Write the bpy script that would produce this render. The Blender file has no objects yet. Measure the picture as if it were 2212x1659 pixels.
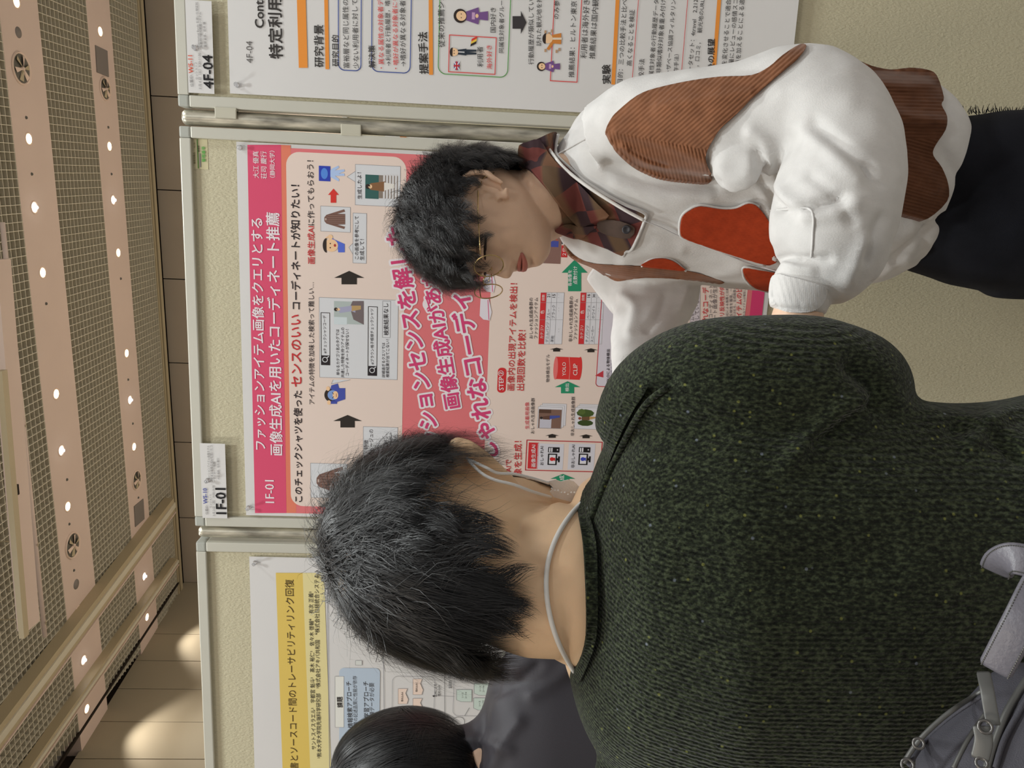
import bpy, bmesh, math, random
import numpy as np
from mathutils import Vector, Matrix, noise
from mathutils.geometry import tessellate_polygon
from mathutils.bvhtree import BVHTree
random.seed(7); rng = np.random.default_rng(7)
SC = bpy.context.scene; COL = SC.collection

# ------------------------------------------------------------------ camera (solved from the boards; the photo lies on its side)
CAMP = np.array([0.69267731, -1.73840675, 1.47930429])
YAW, PITCH, ROLL = math.radians(-11.62584168), math.radians(-3.39131911), math.radians(1.90258075)
FPX = 1666.9894
cy_, sy_, cp_, sp_ = math.cos(YAW), math.sin(YAW), math.cos(PITCH), math.sin(PITCH)
FW = np.array([sy_*cp_, cy_*cp_, sp_]); R0 = np.array([cy_, -sy_, 0.0]); U0 = np.cross(R0, FW)
RT = math.cos(ROLL)*R0 + math.sin(ROLL)*U0
UP = -math.sin(ROLL)*R0 + math.cos(ROLL)*U0
cam = bpy.data.cameras.new('camera'); camo = bpy.data.objects.new('camera', cam); COL.objects.link(camo)
cam.sensor_fit = 'HORIZONTAL'; cam.sensor_width = 36.0; cam.lens = FPX/2212*36; cam.clip_start = 0.02
m = Matrix.Identity(4)
for i in range(3):
    m[i][0] = -UP[i]; m[i][1] = RT[i]; m[i][2] = -FW[i]; m[i][3] = CAMP[i]
camo.matrix_world = m; SC.camera = camo

# ------------------------------------------------------------------ world, lights, exposure
SC.view_settings.view_transform = 'Standard'; SC.view_settings.look = 'None'
SC.view_settings.exposure = 0.0; SC.view_settings.gamma = 1.0; SC.view_settings.use_curve_mapping = False
W = bpy.data.worlds.new('world'); SC.world = W; W.use_nodes = True
W.node_tree.nodes['Background'].inputs[0].default_value = (0.98, 0.96, 0.94, 1)
W.node_tree.nodes['Background'].inputs[1].default_value = 0.38
def area_light(loc, size, power, col, target=None, name='ceiling_lamp_light', spread=180):
    l = bpy.data.lights.new(name, 'AREA'); l.shape = 'DISK'; l.size = size; l.energy = power; l.color = col
    l.spread = math.radians(spread)
    o = bpy.data.objects.new(name, l); COL.objects.link(o); o.location = loc
    d = Vector(target if target else (loc[0], loc[1], 0)) - Vector(loc)
    o.rotation_euler = d.to_track_quat('-Z', 'Y').to_euler()
    return o
COOL = (0.95, 1.0, 0.99); WARM = (1.0, 0.9, 0.76)
for (lx, ly, pw, c, sz) in [(-0.9, -1.0, 100, COOL, .35), (0.8, -1.35, 105, COOL, .35), (2.5, -0.8, 100, COOL, .35),
                            (-2.4, -2.6, 60, WARM, .5), (2.0, -3.4, 60, COOL, .5), (-0.4, -3.6, 60, WARM, .5),
                            (0.4, 0.9, 70, COOL, .4), (2.6, 1.2, 60, COOL, .4), (-2.0, 1.0, 60, COOL, .4)]:
    area_light((lx, ly, 4.5), sz, pw*.42, c)

# ------------------------------------------------------------------ pixel helpers (photo pixels -> places in the room)
def ray(ix, iy):
    return FW + (1659-iy-829.5)/FPX*RT - (ix-1106)/FPX*UP
def at_y(ix, iy, y=0.0):
    d = ray(ix, iy); return CAMP + d*(y-CAMP[1])/d[1]
def at_z(ix, iy, z):
    d = ray(ix, iy); return CAMP + d*(z-CAMP[2])/d[2]
def at_d(ix, iy, t):
    return CAMP + ray(ix, iy)*t
def pix(P):
    P = np.atleast_2d(P) - CAMP; w = P@FW
    return np.stack([1106-FPX*(P@UP)/w, 1659-(829.5+FPX*(P@RT)/w)], 1), w

# ------------------------------------------------------------------ materials
def lin(c):
    c = c/255.0; return c/12.92 if c <= 0.04045 else ((c+0.055)/1.055)**2.4
def srgb(r, g, b, k=1.0):
    return tuple(min(0.95, lin(v)*k) for v in (r, g, b)) + (1,)
MATS = {}
def mat(name, col, rough=0.6, spec=0.4, metal=0.0, var=0.0, vscale=20, bump=0.0, bscale=200, coat=0, sheen=0, stretch=(1,1,1), emit=None, es=0, alpha=1, trans=0, sss=0):
    if name in MATS: return MATS[name]
    mt = bpy.data.materials.new(name); mt.use_nodes = True; nt = mt.node_tree; b = nt.nodes['Principled BSDF']
    I = b.inputs
    I['Base Color'].default_value = col; I['Roughness'].default_value = rough
    I['Specular IOR Level'].default_value = spec; I['Metallic'].default_value = metal
    if sheen: I['Sheen Weight'].default_value = sheen; I['Sheen Roughness'].default_value = .4
    if coat: I['Coat Weight'].default_value = coat
    if emit: I['Emission Color'].default_value = emit; I['Emission Strength'].default_value = es
    if alpha < 1: I['Alpha'].default_value = alpha
    if trans: I['Transmission Weight'].default_value = trans
    if sss: I['Subsurface Weight'].default_value = sss; I['Subsurface Radius'].default_value = (.012, .005, .003); I['Subsurface Scale'].default_value = 1
    if var or bump:
        tc = nt.nodes.new('ShaderNodeTexCoord'); mp = nt.nodes.new('ShaderNodeMapping'); mp.inputs['Scale'].default_value = stretch
        nt.links.new(tc.outputs['Object'], mp.inputs[0])
    if var:
        n = nt.nodes.new('ShaderNodeTexNoise'); n.inputs['Scale'].default_value = vscale; n.inputs['Detail'].default_value = 5
        nt.links.new(mp.outputs[0], n.inputs['Vector'])
        r = nt.nodes.new('ShaderNodeMapRange'); r.inputs[1].default_value = .3; r.inputs[2].default_value = .7
        r.inputs[3].default_value = 1-var; r.inputs[4].default_value = 1+var; nt.links.new(n.outputs[0], r.inputs[0])
        mx = nt.nodes.new('ShaderNodeVectorMath'); mx.operation = 'SCALE'; mx.inputs[0].default_value = col[:3]
        nt.links.new(r.outputs[0], mx.inputs['Scale']); nt.links.new(mx.outputs[0], I['Base Color'])
    if bump:
        n = nt.nodes.new('ShaderNodeTexNoise'); n.inputs['Scale'].default_value = bscale; n.inputs['Detail'].default_value = 3
        nt.links.new(mp.outputs[0], n.inputs['Vector'])
        bp = nt.nodes.new('ShaderNodeBump'); bp.inputs['Strength'].default_value = bump; bp.inputs['Distance'].default_value = .002
        nt.links.new(n.outputs[0], bp.inputs['Height']); nt.links.new(bp.outputs[0], I['Normal'])
    MATS[name] = mt; return mt

# ------------------------------------------------------------------ object helpers
def tag(o, label=None, cat=None, group=None, kind=None):
    if label: o['label'] = label
    if cat: o['category'] = cat
    if group: o['group'] = group
    if kind: o['kind'] = kind
    return o
def empty(name, loc=(0, 0, 0), rz=0):
    o = bpy.data.objects.new(name, None); COL.objects.link(o); o.location = loc; o.rotation_euler.z = rz
    o.empty_display_size = .05; return o
def link(name, me, mt=None, parent=None, smooth=False):
    o = bpy.data.objects.new(name, me); COL.objects.link(o)
    if mt and len(me.materials) == 0: me.materials.append(mt)
    if smooth and len(me.polygons): me.polygons.foreach_set('use_smooth', [True]*len(me.polygons))
    if parent:
        o.parent = parent
        if parent.type == 'EMPTY': o.matrix_parent_inverse = Matrix.LocRotScale(parent.location, parent.rotation_euler, None).inverted()
    return o
class MB:
    def __init__(s): s.v = []; s.f = []
    def add(s, v, f):
        n = len(s.v); s.v += [tuple(p) for p in v]; s.f += [tuple(i+n for i in q) for q in f]; return s
    def box(s, a, b, M=None, bev=0):
        if bev:
            bm = bmesh.new(); bmesh.ops.create_cube(bm, size=1)
            for v in bm.verts:
                v.co = Vector([(a[i]+b[i])/2 + v.co[i]*(b[i]-a[i]) for i in range(3)])
            bmesh.ops.bevel(bm, geom=bm.edges[:], offset=bev, segments=2, profile=.6, affect='EDGES')
            bm.verts.index_update(); V = [v.co.copy() for v in bm.verts]; Fc = [tuple(v.index for v in f.verts) for f in bm.faces]; bm.free()
        else:
            V = [Vector((x, y, z)) for x in (a[0], b[0]) for y in (a[1], b[1]) for z in (a[2], b[2])]
            Fc = [(0,1,3,2), (4,6,7,5), (0,4,5,1), (2,3,7,6), (0,2,6,4), (1,5,7,3)]
        if M is not None: V = [M@v for v in V]
        return s.add(V, Fc)
    def tube(s, pts, r, n=10, cap=True, flat=None):
        pts = [Vector(p) for p in pts]; N = len(pts)
        rr = r if hasattr(r, '__len__') else [r]*N
        up = None; rings = []
        for i, p in enumerate(pts):
            t = (pts[min(i+1, N-1)]-pts[max(i-1, 0)]).normalized()
            if up is None:
                up = Vector((0, 0, 1)) if abs(t.z) < .9 else Vector((1, 0, 0))
            a = (up - t*up.dot(t)).normalized(); up = a; b = t.cross(a)
            rings.append([p + (a*math.cos(q)*(flat or 1) + b*math.sin(q))*rr[i] for q in [2*math.pi*k/n for k in range(n)]])
        V = [v for R in rings for v in R]; Fc = []
        for i in range(N-1):
            for k in range(n):
                Fc.append((i*n+k, i*n+(k+1) % n, (i+1)*n+(k+1) % n, (i+1)*n+k))
        if cap: Fc += [tuple(range(n))[::-1], tuple((N-1)*n+k for k in range(n))]
        return s.add(V, Fc)
    def lathe(s, prof, n=20, M=None):
        V = []; Fc = []
        for (r, z) in prof:
            for k in range(n):
                a = 2*math.pi*k/n; V.append(Vector((r*math.cos(a), r*math.sin(a), z)))
        for i in range(len(prof)-1):
            for k in range(n): Fc.append((i*n+k, i*n+(k+1) % n, (i+1)*n+(k+1) % n, (i+1)*n+k))
        if M is not None: V = [M@v for v in V]
        return s.add(V, Fc)
    def mesh(s, name):
        me = bpy.data.meshes.new(name); me.from_pydata(s.v, [], s.f); me.update(); return me
    def build(s, name, mt=None, parent=None, smooth=False):
        return link(name, s.mesh(name), mt, parent, smooth)
# ================================================================== the hall
CEZ = 4.6
m_ceil = mat('ceiling_plaster', srgb(202, 181, 168), .9, .2, var=.02, vscale=3)
m_louv = mat('louvre_metal', srgb(196, 188, 168), .6, .3)
m_plen = mat('plenum', srgb(112, 106, 100), .9, .1)
m_beam = mat('track_paint', srgb(170, 155, 125), .5, .4)
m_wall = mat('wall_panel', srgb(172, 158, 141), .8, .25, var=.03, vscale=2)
m_joint = mat('dark_joint', srgb(45, 38, 32), .8, .1)
m_carpet = mat('carpet', srgb(182, 176, 168), .95, .1, var=.15, vscale=60, bump=.5)
SKEW = -0.0535   # the strips run along (1, SKEW)
def cpt(x, v, z=CEZ): return (x, v + SKEW*x, z)
def cquad(mb, x0, x1, v0, v1, z0, z1):   # slab between two depths
    a = [cpt(x0, v0, z0), cpt(x1, v0, z0), cpt(x1, v1, z0), cpt(x0, v1, z0), cpt(x0, v0, z1), cpt(x1, v0, z1), cpt(x1, v1, z1), cpt(x0, v1, z1)]
    mb.add(a, [(0, 3, 2, 1), (4, 5, 6, 7), (0, 1, 5, 4), (1, 2, 6, 5), (2, 3, 7, 6), (3, 0, 4, 7)])
XL, XR = -3.9, 6.0
ceiling = tag(empty('ceiling', (0, 0, CEZ)), kind='structure')
mb = MB(); cquad(mb, XL-.3, XR, -7, 6.9, CEZ+.16, CEZ+.2); mb.build('plenum_deck', m_plen, ceiling)
strips = [(3.955, 4.42 + 0.02), (5.18, 5.605)]
mb = MB(); cquad(mb, XL, XR, 3.955, 4.44, CEZ, CEZ+.14); mb.build('plaster_strip', m_ceil, ceiling)
mb = MB(); cquad(mb, XL, XR, 5.18, 5.605, CEZ, CEZ+.14); mb.build('plaster_strip', m_ceil, ceiling)
mb = MB(); cquad(mb, XL, XR, -7, 2.2, CEZ, CEZ+.14); mb.build('plaster_strip', m_ceil, ceiling)
def louvre(v0, v1, x0, x1, cx, cv):
    g = MB(); n = int((x1-x0)/cx)
    for i in range(n+1):
        x = x0+i*cx; a = Vector(cpt(x, v0)); b = Vector(cpt(x, v1)); b.x += (v1-v0)*.06 ; 
        w = .0024
        V = [(a.x-w, a.y, CEZ), (a.x+w, a.y, CEZ), (b.x+w, b.y, CEZ), (b.x-w, b.y, CEZ)]
        V += [(p[0], p[1], CEZ+.032) for p in V]
        g.add(V, [(0, 3, 2, 1), (0, 1, 5, 4), (1, 2, 6, 5), (2, 3, 7, 6), (3, 0, 4, 7)])
    k = int(round((v1-v0)/cv))
    for i in range(k+1):
        v = v0+(v1-v0)*i/k; cquad(g, x0, x1, v-.0024, v+.0024, CEZ+.0005, CEZ+.032)
    return tag(g.build('louvre_grid', m_louv, ceiling), kind='stuff')
louvre(2.2, 3.95, -3.6, 2.9, .058, .059)
louvre(4.44, 5.18, -3.6, 3.1, .058, .059)
louvre(5.605, 6.18, -3.55, 3.3, .058, .059)
mb = MB(); cquad(mb, XL, XR, 6.25, 6.31, CEZ-.01, CEZ+.1); mb.build('slot_trim', m_beam, ceiling)
mb = MB(); cquad(mb, XL, XR, 6.185, 6.21, CEZ-.01, CEZ+.1); mb.build('slot_trim', m_beam, ceiling)

# long tracks that run towards the camera under the left part of the ceiling
def track(name, pa, pb, z, w, h, lab):
    a, b = Vector(pa), Vector(pb); t = (b-a).normalized(); n = Vector((t.y, -t.x, 0))
    o = tag(empty(name, tuple(a)), lab, 'ceiling track', 'tracks along the left of the ceiling')
    mb = MB(); M = Matrix((( t.x, n.x, 0, a.x), (t.y, n.y, 0, a.y), (0, 0, 1, z), (0, 0, 0, 1))); L = (b-a).length
    mb.box((0, -w/2, 0), (L, w/2, h), M); mb.build('casing', m_beam, o)
    mb = MB(); mb.box((0, -w*.18, -.012), (L, w*.18, .004), M); mb.build('rail', m_louv, o)
    mb = MB(); mb.box((0, w/2, -.01), (L, w/2+.012, .03), M); mb.build('edge_lip', m_ceil, o)
    return o
pA0, pA1 = at_z(377, 1090, 4.5), at_z(25, 1560, 4.5)
dA = (pA1-pA0); pA1 = pA0 + dA*1.5
track('ceiling_track', (pA0[0], pA0[1], 4.5), (pA1[0], pA1[1], 4.5), 4.5, .16, .1, 'wide double ceiling track, the nearer and wider of the two crossing the louvres')
pB0, pB1 = at_z(384, 1212, 4.52), at_z(85, 1640, 4.52)
pB1 = pB0 + (pB1-pB0)*1.6
track('ceiling_track', (pB0[0], pB0[1], 4.52), (pB1[0], pB1[1], 4.52), 4.52, .075, .08, 'narrow beige ceiling track between the wide track and the left wall')
# thin dark slot line next to the wall
q0, q1 = at_z(387, 1258, 4.59), at_z(125, 1659, 4.59)
mb = MB(); a = Vector(q0); b = Vector(q0 + (q1-q0)*1.5); n = (b-a).normalized().cross(Vector((0, 0, 1)))*.012
mb.add([a-n, a+n, b+n, b-n, a-n+Vector((0,0,.02)), a+n+Vector((0,0,.02)), b+n+Vector((0,0,.02)), b-n+Vector((0,0,.02))], [(0,1,2,3), (4,7,6,5), (0,4,5,1), (1,5,6,2), (2,6,7,3), (3,7,4,0)])
mb.build('shadow_slot', m_joint, ceiling)

# downlights
m_lamp_w = mat('lamp_warm', (1, 1, 1, 1), emit=(1.0, .82, .5, 1), es=9)
m_lamp_c = mat('lamp_cool', (1, 1, 1, 1), emit=(.9, .95, 1.0, 1), es=16)
m_ring = mat('lamp_ring', srgb(215, 190, 172), .5)
m_dark = mat('fixture_dark', srgb(85, 82, 74), .4)
def disc_prof(r, z, up=False): return [(0.0001, z), (r, z)]
warm0 = cool0 = None
def downlight(ix, iy, cool, lab):
    p = at_z(ix, iy, CEZ-.004)
    o = tag(empty('downlight', tuple(p)), lab, 'ceiling light', 'white downlights' if cool else 'warm downlights')
    sp = bpy.data.lights.new('downlight_beam', 'SPOT'); sp.energy = (185 if cool else 142)*(.3 if p[0] < -2.7 else 1); sp.color = (.95, .98, 1) if cool else (1, .95, .88); sp.spot_size = math.radians(100); sp.spot_blend = .5; sp.shadow_soft_size = .02
    so = bpy.data.objects.new('downlight_beam', sp); COL.objects.link(so); so.location = (p[0], p[1], CEZ-.035); so.parent = o; so.matrix_parent_inverse = Matrix.Translation(o.location).inverted()
    g = MB(); M = Matrix.Translation(p)
    g.lathe([(.034, .003), (.044, -.002), (.048, .004)], 24, M); g.build('trim_ring', m_ring, o, True)
    g = MB(); g.lathe([(.0001, .0), (.033 if not cool else .028, .0)], 24, M); g.build('lens', m_lamp_c if cool else m_lamp_w, o)
    if cool:
        g = MB(); g.lathe([(.0001, -.022), (.01, -.02), (.015, -.008), (.016, 0)], 16, M); g.build('bulb', m_lamp_c, o, True)
rowsL = [('lower', [(63, 300, 0), (75, 448, 1), (93, 589, 0), (122, 851, 0), (133, 973, 1), (147, 1094, 0), (170, 1320, 0), (181, 1426, 1), (188, 1531, 0), (36, 4, 0)]),
         ('upper', [(217, 68, 0), (237, 316, 0), (245, 432, 1), (256, 546, 0), (274, 763, 0), (281, 864, 1), (290, 965, 0), (304, 1153, 0), (312, 1245, 1), (318, 1333, 0)])]
ords = ['first', 'second', 'third', 'fourth', 'fifth', 'sixth', 'seventh', 'eighth', 'ninth', 'tenth']
for nm, lst in rowsL:
    lst = sorted(lst, key=lambda q: q[1])
    for i, (ix, iy, c) in enumerate(lst):
        downlight(ix, iy, c, '%s round downlight in the %s plaster strip, %s from its camera-right end' % ('bright white' if c else 'warm yellow', 'nearer' if nm == 'lower' else 'farther', ords[i]))
def diffuser(ix, iy, r, lab):
    p = at_z(ix, iy, CEZ-.004); o = tag(empty('air_diffuser', tuple(p)), lab, 'air diffuser', 'round air diffusers')
    M = Matrix.Translation(p)
    g = MB(); g.lathe([(r*1.12, .003), (r*1.08, -.01), (r*.98, -.004), (r*.9, .02)], 32, M); g.build('rim', m_ring, o, True)
    g = MB(); g.lathe([(.0001, -.005), (r*.96, -.003)], 32, M); g.build('recess_disc', m_dark, o)  # flat disc; its dark colour stands in for the shade inside a recess
    for k in range(6):
        a = k*math.pi/3; g = MB(); R = M @ Matrix.Rotation(a, 4, 'Z')
        g.add([R@Vector(v) for v in [(.01, .0, -.018), (r*.88, .005, -.014), (r*.8, r*.42, -.007), (.01, .01, -.007)]], [(0, 1, 2, 3)]); g.build('vane', m_beam if k % 2 else m_ring, o)
    g = MB(); g.lathe([(.0001, -.024), (r*.12, -.02), (r*.16, -.006)], 16, M); g.build('hub', m_ring, o, True)
diffuser(46, 148, .098, 'large round air diffuser in the nearer strip at the camera-right side')
diffuser(157, 1178, .098, 'large round air diffuser in the nearer strip by the wide track')
diffuser(227, 192, .085, 'small round air diffuser in the farther strip beside a dark square panel, camera-right')
diffuser(295, 1037, .085, 'small round air diffuser in the farther strip near the left end')
m_grey = mat('grey_panel', srgb(118, 110, 104), .6)
for (a, b, lab) in [((203, 106), (237, 158), 'dark grey square speaker panel in the farther strip, camera-right'), ((288, 1080), (313, 1134), 'dark grey square speaker panel in the farther strip near the wide track')]:
    p, q = at_z(a[0], a[1], CEZ-.003), at_z(b[0], b[1], CEZ-.003); c = (p+q)/2; h = .105
    g = MB(); g.box((c[0]-h, c[1]-h, CEZ-.008), (c[0]+h, c[1]+h, CEZ+.002), None, .003); tag(g.build('speaker_panel', m_grey), lab, 'ceiling speaker')
for (ix, iy, r) in [(40, 70, .035), (165, 1262, .04)]:
    p = at_z(ix, iy, CEZ-.002); g = MB(); g.lathe([(.0001, -.004), (r, -.002), (r*1.05, .002)], 24, Matrix.Translation(p))
    tag(g.build('blank_cover', m_grey, None, True), 'flat grey round cover on the nearer strip, ' + ('camera-right end' if iy < 500 else 'beyond the air diffuser'), 'ceiling cover')
SPR = [(69, 376), (100, 656), (57, 254), (145, 1036), (150, 1132), (160, 1232), (241, 376), (234, 275), (261, 602), (287, 915), (299, 1075), (277, 820)]
for (ix, iy) in SPR:
    p = at_z(ix, iy, CEZ-.002); r = .012; g = MB(); g.lathe([(.0001, -.008), (r*.7, -.006), (r, .002)], 12, Matrix.Translation(p))
    near = ix < 170; order = sorted(q[1] for q in SPR if (q[0] < 170) == near)
    tag(g.build('sprinkler_head', m_dark, None, True), 'tiny dark dot on the %s plaster strip, %s from the camera-right end' % ('nearer' if near else 'farther', ords[order.index(iy)]), 'sprinkler', 'tiny dark dots on the strips')

# hanging pale lighting bar with pipe, at the top left of the upright view
def bar3(mbx, pa, pb, w, h):
    a, b = Vector(pa), Vector(pb); t = (b-a).normalized(); n = t.cross(Vector((0, 0, 1))).normalized(); u = n.cross(t)
    V = [a + n*sx*w/2 + u*sz*h/2 for sx, sz in ((-1,-1), (1,-1), (1,1), (-1,1))] + [b + n*sx*w/2 + u*sz*h/2 for sx, sz in ((-1,-1), (1,-1), (1,1), (-1,1))]
    mbx.add(V, [(0,1,2,3), (4,7,6,5), (0,4,5,1), (1,5,6,2), (2,6,7,3), (3,7,4,0)])
ZB = 4.05
b0, b1 = at_z(8, 560, ZB), at_z(72, 1345, ZB)
bt = tag(empty('lighting_bar', tuple(b0)), 'long pale suspended lighting bar with a conduit pipe hanging below the near louvres', 'lighting bar')
g = MB(); bar3(g, at_z(-4, 560, ZB), at_z(62, 1352, ZB), .13, .06); g.build('bar_body', m_ceil, bt)
g = MB(); bar3(g, at_z(4, 800, ZB-.05), at_z(52, 1375, ZB-.05), .05, .03); g.build('tube_lamp', m_beam, bt)
g = MB(); c0, c1 = at_z(5, 480, ZB+.1), at_z(97, 1375, ZB+.1); g.tube([c0, (c0+c1)/2, c1], .014, 8); g.build('conduit_pipe', m_ceil, bt, True)
for iy in (560, 730, 890, 1155, 1340):
    f = (iy-480)/(1375-480); p = Vector(c0 + (c1-c0)*f)
    g = MB(); g.tube([p+Vector((0,-.03,-.03)), p+Vector((0,.03,0)), p+Vector((0,.03,.2)), p+Vector((0,0,CEZ-p.z+.05))], .004, 6); g.build('hanger_hook', m_beam, bt)
g = MB()
p = at_z(35, 1058, ZB-.04); g.box(tuple(p-np.array((.03, .012, .01))), tuple(p+np.array((.03, .012, .01)))); g.build('cable_clip', m_joint, bt)

# walls: far wall of separate panels, left wall of panels, right and rear walls out of view, floor
wf = tag(empty('wall_back', (0, 6.4, 0)), kind='structure')
wy = lambda x: 6.42 + SKEW*x
xs = [-3.46]
for iy in (1118, 955, 784, 603, 410, 208):
    ix = 380 if iy > 600 else 350
    d = ray(ix, iy); t = (6.42 - CAMP[1] + SKEW*CAMP[0]*0)/(d[1]); 
    t = (6.42 + SKEW*CAMP[0] - CAMP[1])/(d[1]-SKEW*d[0]); xs.append(float(CAMP[0]+d[0]*t))
xs += [xs[-1]+.98, xs[-1]+1.96, xs[-1]+2.94, 6.0]
mb = MB()
mb.add([(XL, wy(XL)+.06, 0), (XR, wy(XR)+.06, 0), (XR, wy(XR)+.06, CEZ+.2), (XL, wy(XL)+.06, CEZ+.2)], [(0, 1, 2, 3)]); mb.build('wall_core', m_joint, wf)
for i in range(len(xs)-1):
    for z0, z1 in ((0.1, 2.55), (2.56, CEZ+.02)):
        a, b = xs[i]+.005, xs[i+1]-.005
        g = MB(); V = [(a, wy(a), z0), (b, wy(b), z0), (b, wy(b), z1), (a, wy(a), z1)]; V += [(x, y+.03, z) for x, y, z in V]
        g.add(V, [(0,1,2,3), (0,4,5,1), (1,5,6,2), (2,6,7,3), (3,7,4,0)]); g.build('wall_panel', m_wall, wf)
wl = tag(empty('wall_left', (-3.5, 5, 0)), kind='structure')
lw = lambda y: -3.46 - (6.6-y)*.135
ys = [6.62]
for (ix, iy) in ((400, 1370), (410, 1428), (420, 1489), (430, 1560), (435, 1640)):
    d = ray(ix, iy); # intersect x = lw(y)
    t = (-3.46 - (6.6-CAMP[1])*.135 - CAMP[0])/(d[0]-.135*d[1]); ys.append(float(CAMP[1]+d[1]*t))
while ys[-1] > -6: ys.append(ys[-1]-.75)
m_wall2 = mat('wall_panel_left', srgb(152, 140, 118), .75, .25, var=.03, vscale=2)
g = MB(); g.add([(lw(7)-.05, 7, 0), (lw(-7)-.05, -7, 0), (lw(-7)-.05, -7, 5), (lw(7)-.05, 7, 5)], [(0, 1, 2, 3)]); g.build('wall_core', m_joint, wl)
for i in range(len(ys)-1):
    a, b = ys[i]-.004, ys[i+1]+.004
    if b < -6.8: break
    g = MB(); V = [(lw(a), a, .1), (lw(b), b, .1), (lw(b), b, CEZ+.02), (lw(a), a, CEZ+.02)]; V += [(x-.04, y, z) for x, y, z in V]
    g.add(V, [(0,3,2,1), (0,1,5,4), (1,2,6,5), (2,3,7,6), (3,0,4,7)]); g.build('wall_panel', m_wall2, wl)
g = MB(); g.box((-6, -7.1, -.1), (6.1, 7, 0)); tag(g.build('floor', m_carpet), kind='structure')
for (x, c) in [(0, 0)]: pass
# wall washers on the left wall (their scallops show on the panels)
for (yy, pw) in ((4.35, 3), (2.75, 5)):
    sp = bpy.data.lights.new('wall_washer_light', 'SPOT'); sp.energy = pw; sp.color = (1, .74, .4); sp.spot_size = math.radians(62); sp.spot_blend = .8; sp.shadow_soft_size = .04
    o = bpy.data.objects.new('wall_washer_light', sp); COL.objects.link(o); o.location = (lw(yy)+.38, yy, CEZ-.05)
    o.rotation_euler = (Vector((lw(yy), yy, 2.2))-o.location).to_track_quat('-Z', 'Y').to_euler()

# ================================================================== poster boards
BT = 1.984+0.1165
m_alu = mat('board_aluminium', srgb(204, 202, 190), .38, .5, metal=.15, var=.02, vscale=12)
m_edge = mat('board_edge', srgb(228, 228, 216), .35, .5)
m_corner = mat('corner_plastic', srgb(176, 178, 170), .5, .4)
m_vinyl = mat('board_vinyl', srgb(200, 192, 164), .65, .3, var=.035, vscale=260, bump=.9, bscale=330, stretch=(1, 1, .45))
m_steel = mat('galvanised_steel', srgb(185, 180, 165), .36, .5, metal=.7, var=.5, vscale=70, stretch=(1, 1, .2))
m_clip = mat('clip_paint', srgb(196, 192, 175), .5, .4)
def board(x0, x1, lab, y0=0.0, z0=.05, fw=.0235):
    o = tag(empty('poster_board', ((x0+x1)/2, y0+.01, 0)), lab, 'poster board', 'partition boards in the front row' if y0 < .5 else 'partition boards in the row behind')
    F, B = y0-.006, y0+.03
    g = MB(); g.box((x0+.01, y0+.004, z0+.01), (x1-.01, y0+.024, BT-.01)); g.build('board_panel', m_vinyl, o)
    for (nm, a, b) in (('frame_rail', (x0, F, BT-fw), (x1, B, BT)), ('frame_rail', (x0, F, z0), (x1, B, z0+fw))):
        g = MB(); g.box((a[0]+fw, a[1], a[2]), (b[0]-fw, b[1], b[2]), None, .0025); g.build(nm, m_alu, o)
    for a in (x0, x1-fw):
        g = MB(); g.box((a, F, z0+fw), (a+fw, B, BT-fw), None, .0025); g.build('frame_stile', m_alu, o)
        for z in (z0, BT-fw):
            g = MB(); g.box((a, F-.0006, z), (a+fw, B+.0006, z+fw), None, .004); g.build('corner_piece', m_corner, o)
    for x in (x0+.1, x1-.1):
        g = MB(); g.box((x-.02, y0-.02, 0), (x+.02, y0+.045, z0), None, .003); g.build('foot_block', m_corner, o)
    return o
xsB = [(-2.02, -1.002, 0), (-0.962, -0.0675, 0), (-0.0276, 0.8668, 0), (0.9058, 1.800, 0), (1.842, 2.74, 0)]
labs = ['board at the camera-left end, mostly out of frame', 'beige poster board on the camera-left with the yellow-titled poster', 'middle beige poster board holding the pink poster, tag 1F-01', 'camera-right beige poster board with the white and orange poster, tag 4F-04', 'poster board farthest camera-right, out of frame']
boards = [board(a, b, l) for (a, b, _), l in zip(xsB[1:4], labs[1:4])]
def pole(x, lab, r=.0165, y=.013, top=BT-.004, z0=0.0):
    o = tag(empty('board_pole', (x, y, z0)), lab, 'pole', 'poles joining the boards')
    g = MB(); g.lathe([(r, .02), (r, top-.012), (r*.93, top-.004), (r*.7, top), (.0001, top+.001)], 28, Matrix.Translation((x, y, 0))); g.build('tube', m_steel, o, True)
    g = MB(); g.box((x-.02, y-.25, 0), (x+.02, y+.25, .02), None, .004); g.build('base_foot', m_steel, o)
    return o
P1 = pole(-.0475, 'dirty steel pole between the camera-left and middle boards', r=.0135)
P2 = pole(.8862, 'scuffed steel pole between the middle and camera-right boards')
pole(1.82, 'steel pole beyond the camera-right board'); pole(-.985, 'steel pole beyond the camera-left board')
def clip(ix0, ix1, iy0, iy1, hang):
    a, b = at_y(ix1, iy1, -.008), at_y(ix0, iy0, -.008)
    g = MB(); g.box((a[0], -.0085, a[2]), (b[0], -.004, b[2]), None, .002); 
    xx = b[0] if hang > 0 else a[0]
    g.box((xx-.003, -.008, a[2]), (xx+.003, .01, b[2]), None, .0015)
    g.build('bracket_clip', m_clip, P2)
clip(463, 511, 234, 257, 1); clip(736, 780, 267, 291, -1)
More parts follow.
